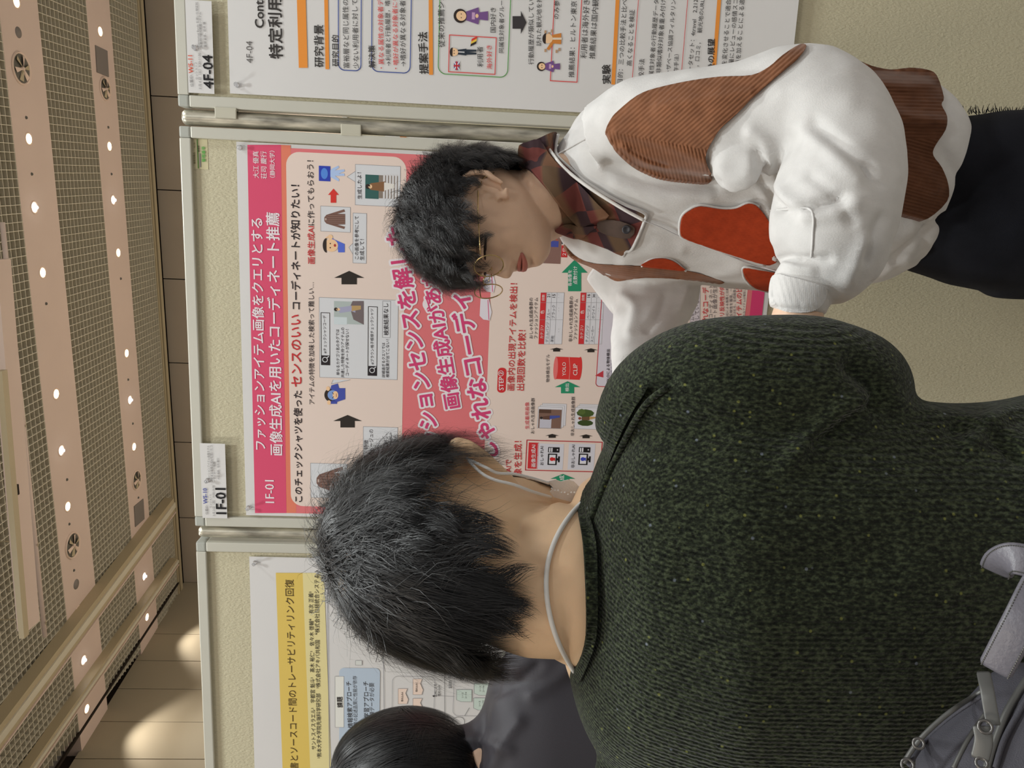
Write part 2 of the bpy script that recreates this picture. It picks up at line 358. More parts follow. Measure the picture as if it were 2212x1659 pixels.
# a second row of boards behind, glimpsed through the gaps by the pole
for k, (a, b) in enumerate([(-.9, 0.0), (.04, .94), (.98, 1.88)]):
    board(a+.25, b+.25, ['back-row board seen only through the slits beside the poles, camera-left one', 'back-row board glimpsed beside the scuffed pole', 'back-row board behind the 4F-04 board'][k], y0=2.1)
g = MB(); g.box((.32, 2.09, .75), (1.13, 2.0935, 1.9)); bp = tag(g.build('poster', mat('paper_back', srgb(215, 213, 208), .6)), 'white poster on the back-row board, a sliver beside the scuffed pole', 'poster')
g = MB(); g.box((.32, 2.087, 1.8), (1.13, 2.0899, 1.83)); g.build('orange_band', mat('orange_back', srgb(190, 110, 40), .6), bp)
# ================================================================== printed sheets
PK = 1.16     # printed colours: observed colour / light level on the boards
def wob(x, z, sheet):
    if sheet >= 5: return 0
    y = -.0010*math.sin(x*7.1+z*3+sheet*2)*math.sin(z*5.3+sheet)
    if sheet == 2: y -= .010*max(0, (1.05-z)/.25)**2
    return y-.001
FONTO = None
def text_mesh(s, bold=0.0, res=3, out=0.0):
    """flat glyph mesh; out>0 gives only the rounded outline band"""
    cu = bpy.data.curves.new('t', 'FONT'); cu.body = s; cu.resolution_u = res; cu.size = 1; cu.offset = bold
    if out: cu.fill_mode = 'NONE'; cu.bevel_depth = out; cu.bevel_resolution = 1
    o = bpy.data.objects.new('t', cu); COL.objects.link(o)
    bpy.context.view_layer.update()
    me = bpy.data.meshes.new_from_object(o)
    n = len(me.vertices); V = np.empty(n*3, 'f'); me.vertices.foreach_get('co', V); V = V.reshape(-1, 3)
    Fc = [tuple(p.vertices) for p in me.polygons]
    bpy.data.objects.remove(o); bpy.data.curves.remove(cu); bpy.data.meshes.remove(me)
    return V, Fc
def outline_mesh(V, Fc, r, h=.02):
    """the band of points nearer than r to the letter edges, as a small grid with its rim pulled onto the rounded outline"""
    ed = {}
    for q in Fc:
        for a, b in zip(q, q[1:]+q[:1]): ed[(a, b)] = 1
    lo = V.min(0)[:2]-r-3*h; hi = V.max(0)[:2]+r+3*h; nx, ny = [int(v/h)+1 for v in (hi-lo)]
    D = np.full((nx, ny), 9.0); NP = np.zeros((nx, ny, 2)); gx, gy = np.meshgrid(lo[0]+np.arange(nx)*h, lo[1]+np.arange(ny)*h, indexing='ij'); G = np.stack([gx, gy], 2)
    for a, b in ed:
        if (b, a) in ed: continue
        p, q = V[a][:2], V[b][:2]; m0 = ((np.minimum(p, q)-r-2*h-lo)/h).astype(int).clip(0); m1 = ((np.maximum(p, q)+r+2*h-lo)/h).astype(int)+2
        sl = (slice(m0[0], m1[0]), slice(m0[1], m1[1])); g = G[sl]; ab = q-p; t = np.clip(((g-p)@ab)/(ab@ab+1e-12), 0, 1); c = p+t[..., None]*ab; d = np.linalg.norm(g-c, axis=2); k = d < D[sl]
        D[sl][k] = d[k]; NP[sl][k] = c[k]
    I = D < r; cell = I[:-1, :-1] | I[1:, :-1] | I[:-1, 1:] | I[1:, 1:]; o = (~I) & (D < 5); dr = G[o]-NP[o]; G[o] = NP[o]+dr/np.linalg.norm(dr, axis=1)[:, None]*r
    W_, F_, ix = [], [], {}
    for i, j in zip(*np.where(cell)):
        q = []
        for c in ((i, j), (i+1, j), (i+1, j+1), (i, j+1)):
            if c not in ix: ix[c] = len(W_); W_.append(G[c])
            q.append(ix[c])
        F_.append(tuple(q))
    return W_, F_
class Sheet:
    def __init__(s, root, idx, y=0.0, gap=.00022):
        s.root = root; s.idx = idx; s.y = y; s.gap = gap; s.g = {}
    def put(s, V2, Fc, color, layer, name):
        """V2: board coords (x, z)"""
        key = (name, tuple(color), layer); L = s.g.setdefault(key, ([], []))
        n = len(L[0]); y = s.y - s.gap*layer
        L[0].extend((p[0], y + wob(p[0], p[1], s.idx), p[1]) for p in V2)
        L[1].extend(tuple(i+n for i in q) for q in Fc)
    def P(s, ix, iy):
        p = at_y(ix, iy, 0.0); return (float(p[0]), float(p[2]))
    def T(s, txt, a, b, color, bold=0.0, ref=None, name='printed_text', layer=5, res=2, out=0, outcol=None):
        A = Vector(s.P(*a)); B = Vector(s.P(*b))
        V, Fc = text_mesh(txt, 0, res)
        if len(V) == 0: return
        mn, mx = V.min(0), V.max(0); w = mx[0]-mn[0]
        if ref is not None:
            R, _ = text_mesh(ref, 0, res); w = R[:, 0].max()-R[:, 0].min()
        d = B-A; k = d.length/w; ang = math.atan2(d.y, d.x); c, sn = math.cos(ang)*k, math.sin(ang)*k
        f = lambda v: (A.x + (v[0]-mn[0])*c - (v[1]-mn[1])*sn, A.y + (v[0]-mn[0])*sn + (v[1]-mn[1])*c)
        sh = [(0, 0)] if bold < .004 else [(-bold, 0), (bold, 0)] if bold < .011 else [(-bold, 0), (bold, 0), (0, bold*.8), (0, -bold*.8)]
        if out: sh = [(math.cos(t)*.028, math.sin(t)*.028) for t in np.arange(6)*math.pi/3]
        for i, (dx, dy) in enumerate(sh): s.put([f((v[0]+dx, v[1]+dy)) for v in V], Fc, color, layer+i*.22, name)
        if out:
            W_, G_ = outline_mesh(V, Fc, out+.028); s.put([f(v) for v in W_], G_, outcol, layer-1, 'sticker_outline')
    def poly(s, pts, color, layer=3, name='printed_shape', board=False):
        q = [Vector((*(p if board else s.P(*p)), 0)) for p in pts]
        tri = tessellate_polygon([q]); s.put([(v.x, v.y) for v in q], [tuple(t) for t in tri], color, layer, name)
    def quad(s, c4, color, layer=3, name='printed_panel', nx=None):
        """c4: four image corners BL, BR, TR, TL as read upright; gridded so it follows the paper"""
        q = [Vector(s.P(*p)) for p in c4]; s.grid(q, color, layer, name)
    def grid(s, q, color, layer, name):
        nx = max(1, int((q[1]-q[0]).length/.03)); nz = max(1, int((q[3]-q[0]).length/.03))
        V = []; Fc = []
        for j in range(nz+1):
            for i in range(nx+1):
                u, v = i/nx, j/nz; p = (q[0]*(1-u)+q[1]*u)*(1-v) + (q[3]*(1-u)+q[2]*u)*v; V.append((p.x, p.y))
        for j in range(nz):
            for i in range(nx): a = j*(nx+1)+i; Fc.append((a, a+1, a+nx+2, a+nx+1))
        s.put(V, Fc, color, layer, name)
    def rect(s, x0, x1, y0, y1, color, layer=3, name='printed_panel'):
        """image box x0..x1 (down), y0..y1 (right..left); made a true rectangle on the sheet"""
        A = s.P(x1, y1); B = s.P(x0, y0); s.grid([Vector(A), Vector((B[0], A[1])), Vector(B), Vector((A[0], B[1]))], color, layer, name)
    def rr_pts(s, A, B, r, n=8):
        x0, x1, z0, z1 = min(A[0], B[0]), max(A[0], B[0]), min(A[1], B[1]), max(A[1], B[1]); P = []
        for cx, cz, a0 in ((x1-r, z1-r, 0), (x0+r, z1-r, 90), (x0+r, z0+r, 180), (x1-r, z0+r, 270)):
            for k in range(n+1):
                a = math.radians(a0+90*k/n); P.append((cx+r*math.cos(a), cz+r*math.sin(a)))
        return P
    def rrect(s, x0, x1, y0, y1, r, color, layer=3, name='printed_panel', n=8, zb=None):
        A = s.P(x1, y1); B = s.P(x0, y0)
        if zb: A = (A[0], zb)
        X0, X1, Z0, Z1 = min(A[0], B[0]), max(A[0], B[0]), min(A[1], B[1]), max(A[1], B[1])
        s.grid([Vector((X0+r, Z0)), Vector((X1-r, Z0)), Vector((X1-r, Z1)), Vector((X0+r, Z1))], color, layer, name)
        s.grid([Vector((X0, Z0+r)), Vector((X0+r, Z0+r)), Vector((X0+r, Z1-r)), Vector((X0, Z1-r))], color, layer, name)
        s.grid([Vector((X1-r, Z0+r)), Vector((X1, Z0+r)), Vector((X1, Z1-r)), Vector((X1-r, Z1-r))], color, layer, name)
        for cx, cz, a0 in ((X1-r, Z1-r, 0), (X0+r, Z1-r, 90), (X0+r, Z0+r, 180), (X1-r, Z0+r, 270)):
            P = [(cx, cz)] + [(cx+r*math.cos(math.radians(a0+90*k/n)), cz+r*math.sin(math.radians(a0+90*k/n))) for k in range(n+1)]
            s.put(P, [(0, k+1, k+2) for k in range(n)], color, layer, name)
    def line(s, pts, w, color, layer=4, name='printed_line', closed=False, board=False):
        q = [Vector(p if board else s.P(*p)) for p in pts]
        if closed: q.append(q[0])
        for a, b in zip(q, q[1:]):
            t = (b-a); L = t.length
            if L < 1e-6: continue
            t /= L; n = Vector((-t.y, t.x))*w/2; e = t*w*.3; k = max(1, int(L/.03)); V = []; Fc = []
            for i in range(k+1):
                p = a-e+(b-a+2*e)*i/k; V += [tuple(p-n), tuple(p+n)]
            for i in range(k): Fc.append((2*i, 2*i+2, 2*i+3, 2*i+1))
            s.put(V, Fc, color, layer, name)
    def rline(s, x0, x1, y0, y1, r, w, color, layer=4, name='printed_line'):
        A = s.P(x1, y1); B = s.P(x0, y0)
        if r: s.line(s.rr_pts(A, B, r), w, color, layer, name, True, True)
        else: s.line([A, (B[0], A[1]), B, (A[0], B[1])], w, color, layer, name, True, True)
    def ell(s, ix, iy, rx, rz, color, layer=4, name='printed_shape', n=20, rot=0, a0=0, a1=360):
        """centre in pixels, radii in pixels (rx across = along iy, rz = along ix)"""
        c = s.P(ix, iy); k = .00105; V = [c]
        for i in range(n+1):
            a = math.radians(a0+(a1-a0)*i/n); x = rx*k*math.cos(a); z = rz*k*math.sin(a)
            V.append((c[0]+x*math.cos(rot)-z*math.sin(rot), c[1]+x*math.sin(rot)+z*math.cos(rot)))
        s.put(V, [(0, i+1, i+2) for i in range(n)], color, layer, name)
    def arrow(s, tip, base, half, bhalf, end, color, layer=4, d='right', name='printed_arrow'):
        """arrow pointing upright-right: tip (ix,iy); head base at iy=base; body until iy=end"""
        x, y = tip
        if d == 'right': P = [(x, y), (x-half, base), (x-bhalf, base), (x-bhalf, end), (x+bhalf, end), (x+bhalf, base), (x+half, base)]
        else: P = [(x, y), (base, y-half), (base, y-bhalf), (end, y-bhalf), (end, y+bhalf), (base, y+bhalf), (base, y+half)]
        s.poly(P, color, layer, name)
    def done(s):
        base = {}
        for (name, color, layer), (V, Fc) in s.g.items():
            k = (name, color); b = base.setdefault(k, ([], [])); n = len(b[0]); b[0].extend(V); b[1].extend(tuple(i+n for i in q) for q in Fc)
        for (name, color), (V, Fc) in base.items():
            me = bpy.data.meshes.new(name); me.from_pydata(V, [], Fc); me.update()
            mt = mat('ink_%d_%d_%d' % color, srgb(*color, PK), .55, .3)
            tag(link(name, me, mt, s.root), kind='stuff')
m_paper = mat('poster_paper', srgb(206, 204, 203, PK), .5, .35, var=.01, vscale=6, bump=.15, bscale=9)
def sheet(name, lab, cat, idx, x0, x1, z0, z1, y=0.0, group=None, th=.0003, mt=None):
    root = tag(empty(name, (x0, y, z1)), lab, cat, group)
    nx = max(2, int((x1-x0)/.02)); nz = max(2, int((z1-z0)/.02)); V = []; Fc = []
    for j in range(nz+1):
        for i in range(nx+1):
            x = x0+(x1-x0)*i/nx; z = z0+(z1-z0)*j/nz; V.append((x, y+wob(x, z, idx), z))
    N = len(V); V += [(a, b+th, c) for a, b, c in V]
    for j in range(nz):
        for i in range(nx):
            a = j*(nx+1)+i; Fc += [(a, a+1, a+nx+2, a+nx+1), (N+a, N+a+nx+1, N+a+nx+2, N+a+1)]
    rim = [i for i in range(nx+1)]+[j*(nx+1)+nx for j in range(1, nz+1)]+[nz*(nx+1)+i for i in range(nx-1, -1, -1)]+[j*(nx+1) for j in range(nz-1, 0, -1)]
    b0 = len(V); V += [V[i] for i in rim]+[V[N+i] for i in rim]; m_ = len(rim)
    Fc += [(b0+i, b0+m_+i, b0+m_+(i+1) % m_, b0+(i+1) % m_) for i in range(m_)]
    me = bpy.data.meshes.new('paper_sheet'); me.from_pydata(V, [], Fc); me.update(); link('paper_sheet', me, mt or m_paper, root, True)
    return Sheet(root, idx, y-.0003)
K = (38, 30, 34); RED = (190, 48, 52); RED2 = (200, 52, 58); PINK = (207, 75, 108); MAG = (200, 62, 112); SAL = (210, 112, 116); BEI = (218, 200, 190)
WH = (205, 206, 210); OFF = (225, 215, 220); GRN = (38, 135, 98); GRY = (140, 138, 142); LAV = (200, 192, 200); ORG = (222, 140, 58); BLU = (62, 82, 150)
BLK = (44, 38, 34)
# ---------------------------------------------------------------- middle poster (pink)
S = sheet('poster', 'pink-headed research poster 1F-01 with slanted sticker lettering, on the middle board', 'poster', 1, 0, .841, 1.984-1.189, 1.984)
W2 = lambda x0, x1, z0, z1: [Vector((x0, z0)), Vector((x1, z0)), Vector((x1, z1)), Vector((x0, z1))]
S.grid(W2(.008, .833, .806, 1.955), SAL, 1, 'printed_panel')
S.quad([(619, 1108), (607, 313), (534.5, 313), (551, 1108)], PINK, 2)
S.quad([(640, 1107), (628, 314), (607, 313), (619, 1108)], (214, 120, 96), 1.5)
S.grid(W2(.008, .833, .806, .835), (205, 60, 108), 2, 'printed_panel')
S.rrect(618, 866, 327, 1098, .028, BEI, 2); S.rrect(1071, 1606, 343, 1098, .03, BEI, 2, zb=.846)
S.T('ファッションアイテム画像をクエリとする', (575, 971), (568, 472), OFF, .018, name='title_text')
S.T('画像生成AIを用いたコーディネート推薦', (611, 983), (604, 460), OFF, .018, name='title_text')
S.T('1F-01', (593, 1086), (592, 1037), OFF, .01, name='title_text')
for t, a, b in (('大江 優真', (560, 385), (559, 327)), ('荘司 慶行', (577, 387), (576, 327)), ('（静岡大学）', (595, 384), (594, 326))): S.T(t, a, b, OFF, .01, name='title_text')
S.T('このチェックシャツを使った', (654, 1084), (653, 844), K, .016)
S.T('センスのいい', (652, 835), (650, 680), RED, .02, name='red_text'); S.T('コーディネートが知りたい！', (650, 668), (648, 400), K, .016)
S.T('アイテムの特徴を加味した検索って難しい…', (680, 873), (679, 610), K, .008)
S.T('画像生成AI', (681, 570), (680, 489), RED, .012, name='red_text'); S.T('に作ってもらおう！', (680, 487), (678, 347), K, .008)
def shirtpic(x0, y0, x1, y1):   # generic checked shirt print, box in image px
    cx = (y0+y1)/2; h = x1-x0; w = (y1-y0)/2; B1 = (118, 88, 78)
    S.poly([(x0, cx-w*.18), (x0, cx+w*.18), (x0+h*.1, cx+w*.42), (x0+h*.95, cx+w*.95), (x0+h*1.0, cx+w*.72), (x0+h*.62, cx+w*.52), (x0+h, cx+w*.5), (x0+h, cx-w*.5), (x0+h*.62, cx-w*.52), (x0+h*1.0, cx-w*.72), (x0+h*.95, cx-w*.95), (x0+h*.1, cx-w*.42)], B1, 4)
    for k in range(-5, 6): S.line([(x0+h*(.1+.02*abs(k)), cx+k*w*.09), (x0+h*.99, cx+k*w*.095)], .0007, (84, 58, 52) if k % 2 else (150, 122, 110), 4.5)
    S.rect(x0+h*.04, x0+h*.1, cx-w*.1, cx+w*.1, (190, 170, 160), 4.6)
def box(x0, x1, y0, y1, fill=WH, lw=.0008, lc=GRY): S.rect(x0, x1, y0, y1, fill, 3); S.rline(x0, x1, y0, y1, 0, lw, lc, 3.5)
box(671, 750, 1000, 1076); shirtpic(684, 1006, 742, 1070)
box(785, 858, 921, 1004)
for t, a, b in (('色・特徴', (796, 992), (796, 950)), ('ベージュの', (806, 975), (806, 927)), ('ポケット', (838, 960), (838, 936)), ('バッグ', (849, 966), (849, 943))): S.T(t, a, b, K)
S.arrow((751, 896), 909, 31, 15.5, 923, BLK); S.arrow((754.6, 585), 600, 32.5, 16.5, 614, BLK)
S.arrow((720.6, 407.6), 421, 11.7, 6, 438, (205, 52, 46))
# small drawn people and the robot figure (plain)
SK = (228, 190, 150); HA = (48, 38, 34)
S.poly([(716, 872), (746, 862), (746, 838), (733, 838), (730, 828), (716, 832), (712, 850)], (66, 78, 160), 4); S.poly([(712, 872), (728, 872), (730, 862), (718, 858)], (66, 78, 160), 4)
S.ell(712, 853, 14, 11, HA, 4.2); S.ell(719, 853, 11, 11, (120, 150, 205), 4.4); S.ell(725, 853, 9, 6, SK, 4.6); S.line([(718, 860), (721, 856)], .0012, K, 4.8); S.line([(718, 847), (721, 851)], .0012, K, 4.8); S.line([(727, 857), (727, 850)], .0012, (140, 60, 50), 4.8)
S.ell(711, 869, 5, 4, SK, 4.6); S.ell(709, 839, 5, 4, SK, 4.6)
S.poly([(745, 545), (745, 527), (722, 517), (714, 509), (717, 522), (729, 528), (731, 545)], (82, 104, 200), 4); S.ell(716, 530, 13, 14, SK, 4.3); S.ell(706, 530, 15, 8, HA, 4.5, a0=0, a1=180); S.ell(714, 512, 5, 5, SK, 4.4); S.line([(708, 512), (705, 514)], .003, SK, 4.4)
S.ell(714, 535, 1.3, 1.3, K, 4.8); S.ell(714, 526, 1.3, 1.3, K, 4.8); S.ell(724, 530, 3, 2.5, (170, 60, 50), 4.8)
S.rect(689, 714, 358, 392, (44, 62, 168), 4); S.ell(701, 375, 11, 7, (80, 130, 210), 4.4)
S.poly([(714, 382), (720, 386), (732, 392), (733, 387), (724, 380), (745, 380), (744, 375), (732, 375), (745, 370), (744, 366), (724, 368), (733, 362), (731, 358), (718, 364), (714, 368)], (166, 188, 226), 4)
box(690, 858, 642, 820); S.poly([(720, 820), (716, 829), (757, 820)], WH, 3); S.line([(720, 820), (716, 829), (757, 820)], .0008, GRY, 3.6)
def search(x0, x1, y0, y1, ys):
    S.rline(x0, x1, y0, y1, 0, .0014, BLK, 4); S.rect(x0, x1, ys, y1, (36, 30, 34), 4.2); c = ((x0+x1)/2, (ys+y1)/2)
    S.ell(c[0]-1, c[1]-1, 6, 6, WH, 4.4); S.ell(c[0]-1, c[1]-1, 4.4, 4.4, (36, 30, 34), 4.6); S.line([(c[0]+3, c[1]-5), (c[0]+7, c[1]-8)], .002, WH, 4.8)
search(694, 713, 675, 788, 767); search(796, 814, 662, 811, 790)
S.T('#チェックシャツコーデ', (706, 763), (705, 681), K); S.T('#ブラウン格子模様チェックシャツ', (808, 787), (807, 667), K)
for t, a, b in (('単なるカテゴリ名のタグでは', (734, 810), (733, 711)), ('共通した特徴を持つアイテムの', (744, 815), (744, 707)), ('コーディネートが探せない！', (754, 811), (754, 711)), ('詳細過ぎるクエリでは', (832, 815), (832, 740)), ('検索結果が出てこない！', (841, 815), (841, 733))): S.T(t, a, b, K, .006)
S.rline(827, 843, 650, 729, 0, .0008, GRY, 4); S.T('検索結果なし', (840, 724), (839, 655), K, .01)
# street photo with a person in a grey shirt
S.rect(722, 786, 650, 701, (168, 178, 176), 4); S.rect(722, 750, 684, 701, (196, 206, 210), 4.2); S.rect(724, 748, 667, 672, (66, 112, 160), 4.3); S.poly([(786, 701), (764, 690), (756, 664), (762, 650), (786, 650)], (110, 98, 100), 4.3)
S.poly([(732, 664), (734, 676), (760, 672), (768, 675), (768, 662), (760, 660)], (158, 158, 184), 4.5); S.poly([(760, 672), (780, 668), (780, 660), (760, 660)], (176, 146, 100), 4.6); S.ell(726, 668, 4, 4, HA, 4.7); S.ell(731, 668, 3, 4, SK, 4.7)
box(693, 757, 445, 502); shirtpic(701, 451, 746, 496)
box(763, 791.5, 460, 569); S.poly([(763, 525), (754, 534), (763, 550)], WH, 3); S.line([(763, 525), (754, 534), (763, 550)], .0008, GRY, 3.6)
S.T('この画像を参考にして', (775, 560), (775, 467), K, .006); S.T('生成して！', (787, 562), (787, 517), K, .006)
box(768, 864, 355, 447); S.poly([(768, 370), (750, 382), (768, 393)], WH, 3); S.line([(768, 370), (750, 382), (768, 393)], .0008, GRY, 3.6)
S.T('生成したよ！', (782, 430), (781, 373), K, .006)
S.rect(789.5, 859, 377, 430, (130, 118, 108), 4); S.rect(789.5, 818, 377, 430, (52, 92, 88), 4.2)
for k in range(5): S.rect(828+k*6.4, 831.5+k*6.4, 377, 430, (206, 204, 206), 4.3)
S.poly([(800, 396), (800, 410), (830, 414), (832, 392)], (128, 92, 62), 4.5); S.poly([(830, 412), (852, 406), (852, 398), (830, 394)], (216, 212, 206), 4.6); S.ell(795, 403, 5, 5, HA, 4.7); S.ell(800, 403, 4, 4, SK, 4.7)
# slanted sticker lettering band
big = dict(bold=0, name='sticker_lettering', layer=5, res=3, out=.09, outcol=(222, 214, 218))
S.T('ファッションセンスを解した', (967, 1043), (872, 487), MAG, **big)
S.T('画像生成AIがあなたの', (996, 878), (930, 500), MAG, **big)
S.T('おしゃれなコーディネート', (1087, 1032), (985, 480), MAG, **big)
S.ell(925, 657, 13, 12, (222, 214, 218), 5.6, n=12, a0=-20, a1=200); S.line([(930, 672), (920, 640)], .003, MAG, 5.8)
for (x, y) in ((1048, 672), (1056, 612)):
    S.poly([(x-10, y-28), (x-12, y+10), (x-4, y+18), (x+10, y+20), (x+14, y+2), (x+8, y-26)], (214, 208, 216), 5.6); S.line([(x+8, y+18), (x+6, y-24)], .0016, MAG, 5.8)
# lower panel
S.rrect(1075.6, 1092, 793.6, 848, .0085, (196, 44, 48), 3); S.T('STEP②', (1088.5, 842), (1088, 800), (226, 214, 214), .012)
S.T('画像内の出現アイテムを検出！', (1111, 843), (1118, 612), RED, .012, name='red_text'); S.T('出現回数を比較！', (1132, 843), (1136, 713), RED, .012, name='red_text')
S.T('画像生成AIで', (1104, 1075), (1105, 992), RED, .012, name='red_text'); S.T('着用画像を生成！', (1126, 1080), (1127, 952), RED, .012, name='red_text')
S.rline(1138, 1296, 950, 1019, 0, .0022, (176, 52, 60), 3.5); S.rect(1142, 1161, 955, 1012, (196, 48, 52), 3); S.T('画像生成AI', (1157, 1008), (1157, 960), (226, 214, 214), .012)
S.rect(1162, 1215, 957, 1014, (204, 202, 210), 3); S.rect(1229, 1282, 957, 1015, (204, 202, 210), 3)
S.T('おしゃれAI', (1174, 1004), (1174, 963), K, .004); S.T('非おしゃれAI', (1241, 1010), (1242, 960), K, .004)
for dx, c in ((0, (196, 44, 44)), (66.5, (62, 72, 176))):
    S.rect(1183.6+dx, 1202+dx, 979, 1004, (28, 24, 26), 4); S.rect(1186.5+dx, 1199+dx, 981.5, 1001.5, (214, 212, 218), 4.3); S.ell(1192+dx, 991, 4.5, 5, c, 4.6); S.poly([(1196+dx, 994), (1199+dx, 995), (1199+dx, 988), (1196+dx, 988)], c, 4.6)
    S.rect(1202+dx, 1206+dx, 989, 994, (28, 24, 26), 4); S.rect(1205.5+dx, 1208.5+dx, 985, 998, (28, 24, 26), 4)
    S.rect(1184+dx, 1208+dx, 965, 977, (28, 24, 26), 4); S.rect(1186+dx, 1188.5+dx, 966.5, 975.5, (214, 212, 218), 4.3); S.rect(1190.5+dx, 1193+dx, 966.5, 975.5, (214, 212, 218), 4.3); S.ell(1204+dx, 971, 1.6, 1.6, (214, 212, 218), 4.3)
S.arrow((1215.5, 1023), 1033.6, 27, 14, 1062, GRN); S.T('生成', (1219, 1048), (1219, 1026), (224, 220, 220), .01)
S.arrow((1192.4, 936.6), 940.7, 15, 7.7, 945, BLK); S.arrow((1265.5, 937.6), 941.7, 15, 7.7, 946, BLK)
S.T('生成着用画像', (1143, 926), (1143, 868), (198, 60, 74), .008, name='red_text')
S.T('おしゃれ生成画像群', (1154, 936), (1155, 859), K, .006); S.T('非おしゃれ生成画像群', (1240, 941), (1242, 856), K, .006)
for dx, dy in ((0, 0), (80.5, 1.5)):
    for k in (2, 1, 0): S.rect(1162.6+k*4.4+dx, 1212+k*4.4+dx, 877.6-k*3.5+dy, 925.5-k*3.2+dy, (210, 208, 214), 3+(2-k)*.3); S.rline(1162.6+k*4.4+dx, 1212+k*4.4+dx, 877.6-k*3.5+dy, 925.5-k*3.2+dy, 0, .0006, GRY, 3.1+(2-k)*.3)
S.rect(1164, 1211, 883, 925, (120, 92, 80), 4); S.rect(1166, 1190, 900, 924, (188, 186, 198), 4.2); S.rect(1164, 1190, 883, 892, (82, 58, 46), 4.2)
S.poly([(1172, 899), (1172, 905), (1188, 906), (1188, 897)], (94, 66, 56), 4.5); S.poly([(1187, 905), (1209, 901), (1209, 897), (1187, 897)], (66, 78, 150), 4.5); S.ell(1169, 902, 3, 3.5, HA, 4.7)
S.ell(1264, 892, 9, 20, (66, 84, 40), 4.2, n=9); S.ell(1264, 913, 7, 18, (56, 72, 34), 4.2, n=9); S.ell(1256, 889, 7, 9, (82, 100, 48), 4.3, n=7); S.poly([(1256, 900), (1256, 907), (1273, 907), (1273, 899)], (104, 76, 52), 4.5); S.poly([(1273, 906), (1290, 902), (1290, 900), (1273, 899)], (186, 148, 96), 4.5); S.ell(1252, 903, 3, 3.5, (140, 70, 50), 4.7)
S.arrow((1225.6, 823), 835.6, 27.5, 14.2, 849, GRN); S.T('検出', (1229, 845), (1229, 828), (224, 220, 220), .01)
S.T('物体検出モデル', (1187, 825), (1187, 765), K, .004)
S.rect(1200, 1252, 770, 820, (206, 52, 50), 3); S.ell(1252, 795, 25.5, 5, (206, 52, 50), 3.1); S.ell(1200, 795, 25.5, 5, (218, 110, 108), 3.4); S.line([(1229, 820), (1231, 795), (1229, 770)], .0008, (226, 170, 160), 3.6)
S.T('YOLO', (1222, 811), (1222, 782), (228, 214, 210), .01); S.T('CLIP', (1247, 810), (1247, 785), (228, 214, 210), .01)
S.arrow((1202, 750.6), 754.5, 15, 7.5, 759, BLK); S.arrow((1276, 752), 756, 15, 7.5, 760.5, BLK)
S.T('おしゃれ生成画像群の', (1151, 731), (1151, 643), K, .006); S.T('ファッションアイテム', (1161, 731), (1162, 643), K, .006)
S.T('非おしゃれ生成画像群の', (1236, 738), (1238, 640), K, .006); S.T('ファッションアイテム', (1246, 733), (1248, 646), K, .006)
def table(x0, rows):
    S.quad([(x0+12, 743), (x0+17.5, 632), (x0+5, 632), (x0, 743)], (196, 48, 52), 3.2); S.quad([(x0+50, 743), (x0+56, 632), (x0+17.5, 632), (x0+12, 743)], (208, 207, 212), 3)
    for k in (12, 23, 34.5, 50): S.line([(x0+k, 743), (x0+k+5.7, 632)], .0006, GRY, 3.6)
    for y in (743, 690.5, 653.5, 632): S.line([(x0+(743-y)*.05, y), (x0+50+(743-y)*.05, y)], .0006, GRY, 3.6)
    S.T('カテゴリ', (x0+10, 731), (x0+11, 703), (228, 214, 210), .008); S.T('色', (x0+12, 678), (x0+12.5, 670), (228, 214, 210), .008); S.T('回数', (x0+13.5, 649), (x0+14, 636), (228, 214, 210), .008)
    for k, (a, la, b, lb, c) in enumerate(rows):
        X = x0+21+k*11.2; S.T(a, (X, 739), (X+1.6, 739-la), (96, 96, 104)); S.T(b, (X+2.6, 688), (X+4, 688-lb), (96, 96, 104)); S.T(c, (X+4, 642.5), (X+4.3, 635.5), K, .01)
    for y in (717, 672, 643): S.T('・・', (x0+44, y), (x0+44.3, y-7), GRY)
table(1163, [('デニムパンツ', 43, 'ブルー', 20, '21'), ('革靴', 14, 'ブラック', 29, '15')]); table(1249, [('チノパンツ', 36, 'ベージュ', 28, '16'), ('スニーカー', 35, 'ホワイト', 28, '30')])
S.rrect(1303, 1352, 590, 836, .008, (204, 198, 208), 3); S.rline(1303, 1352, 590, 836, .008, .0018, (184, 56, 66), 3.5); S.poly([(1303, 815), (1285, 811), (1303, 800)], (184, 56, 66), 3.3)
S.T('YOLOによる物体検出', (1316, 830), (1317, 754), K, .012); S.T('約3,000枚の画像でファインチューニングし、カテゴリ名', (1323, 829), (1334, 636), (138, 134, 150)); S.T('CLIPによる色名の推定', (1332, 831), (1337, 751), K, .012); S.T('定義した11色の色モデル', (1343, 830), (1347, 748), (138, 134, 150))
S.arrow((1241, 561), 589, 28, 14.2, 629, GRN); S.T('各画像を', (1235, 618), (1235, 583), (224, 220, 220), .012); S.T('点数付け', (1247, 614), (1247, 575), (224, 220, 220), .012)
S.rect(1165, 1210, 498, 570, (128, 96, 88), 4); S.rect(1186, 1206, 520, 534, (66, 74, 150), 4.3); S.line([(1190, 500), (1204, 520)], .0015, (190, 70, 50), 4.5)
S.rect(1213, 1225, 530, 556, (190, 44, 46), 4); S.T('２位', (1223, 552), (1223, 535), (228, 214, 210), .01); S.rect(1213, 1260, 500, 529, (60, 60, 62), 4)
S.line([(1490, 700), (1490, 600)], .0008, GRY, 4); S.line([(1511, 705), (1512, 600)], .0008, GRY, 4); S.quad([(1511, 800), (1512, 560), (1490, 560), (1490, 800)], (200, 190, 196), 3)
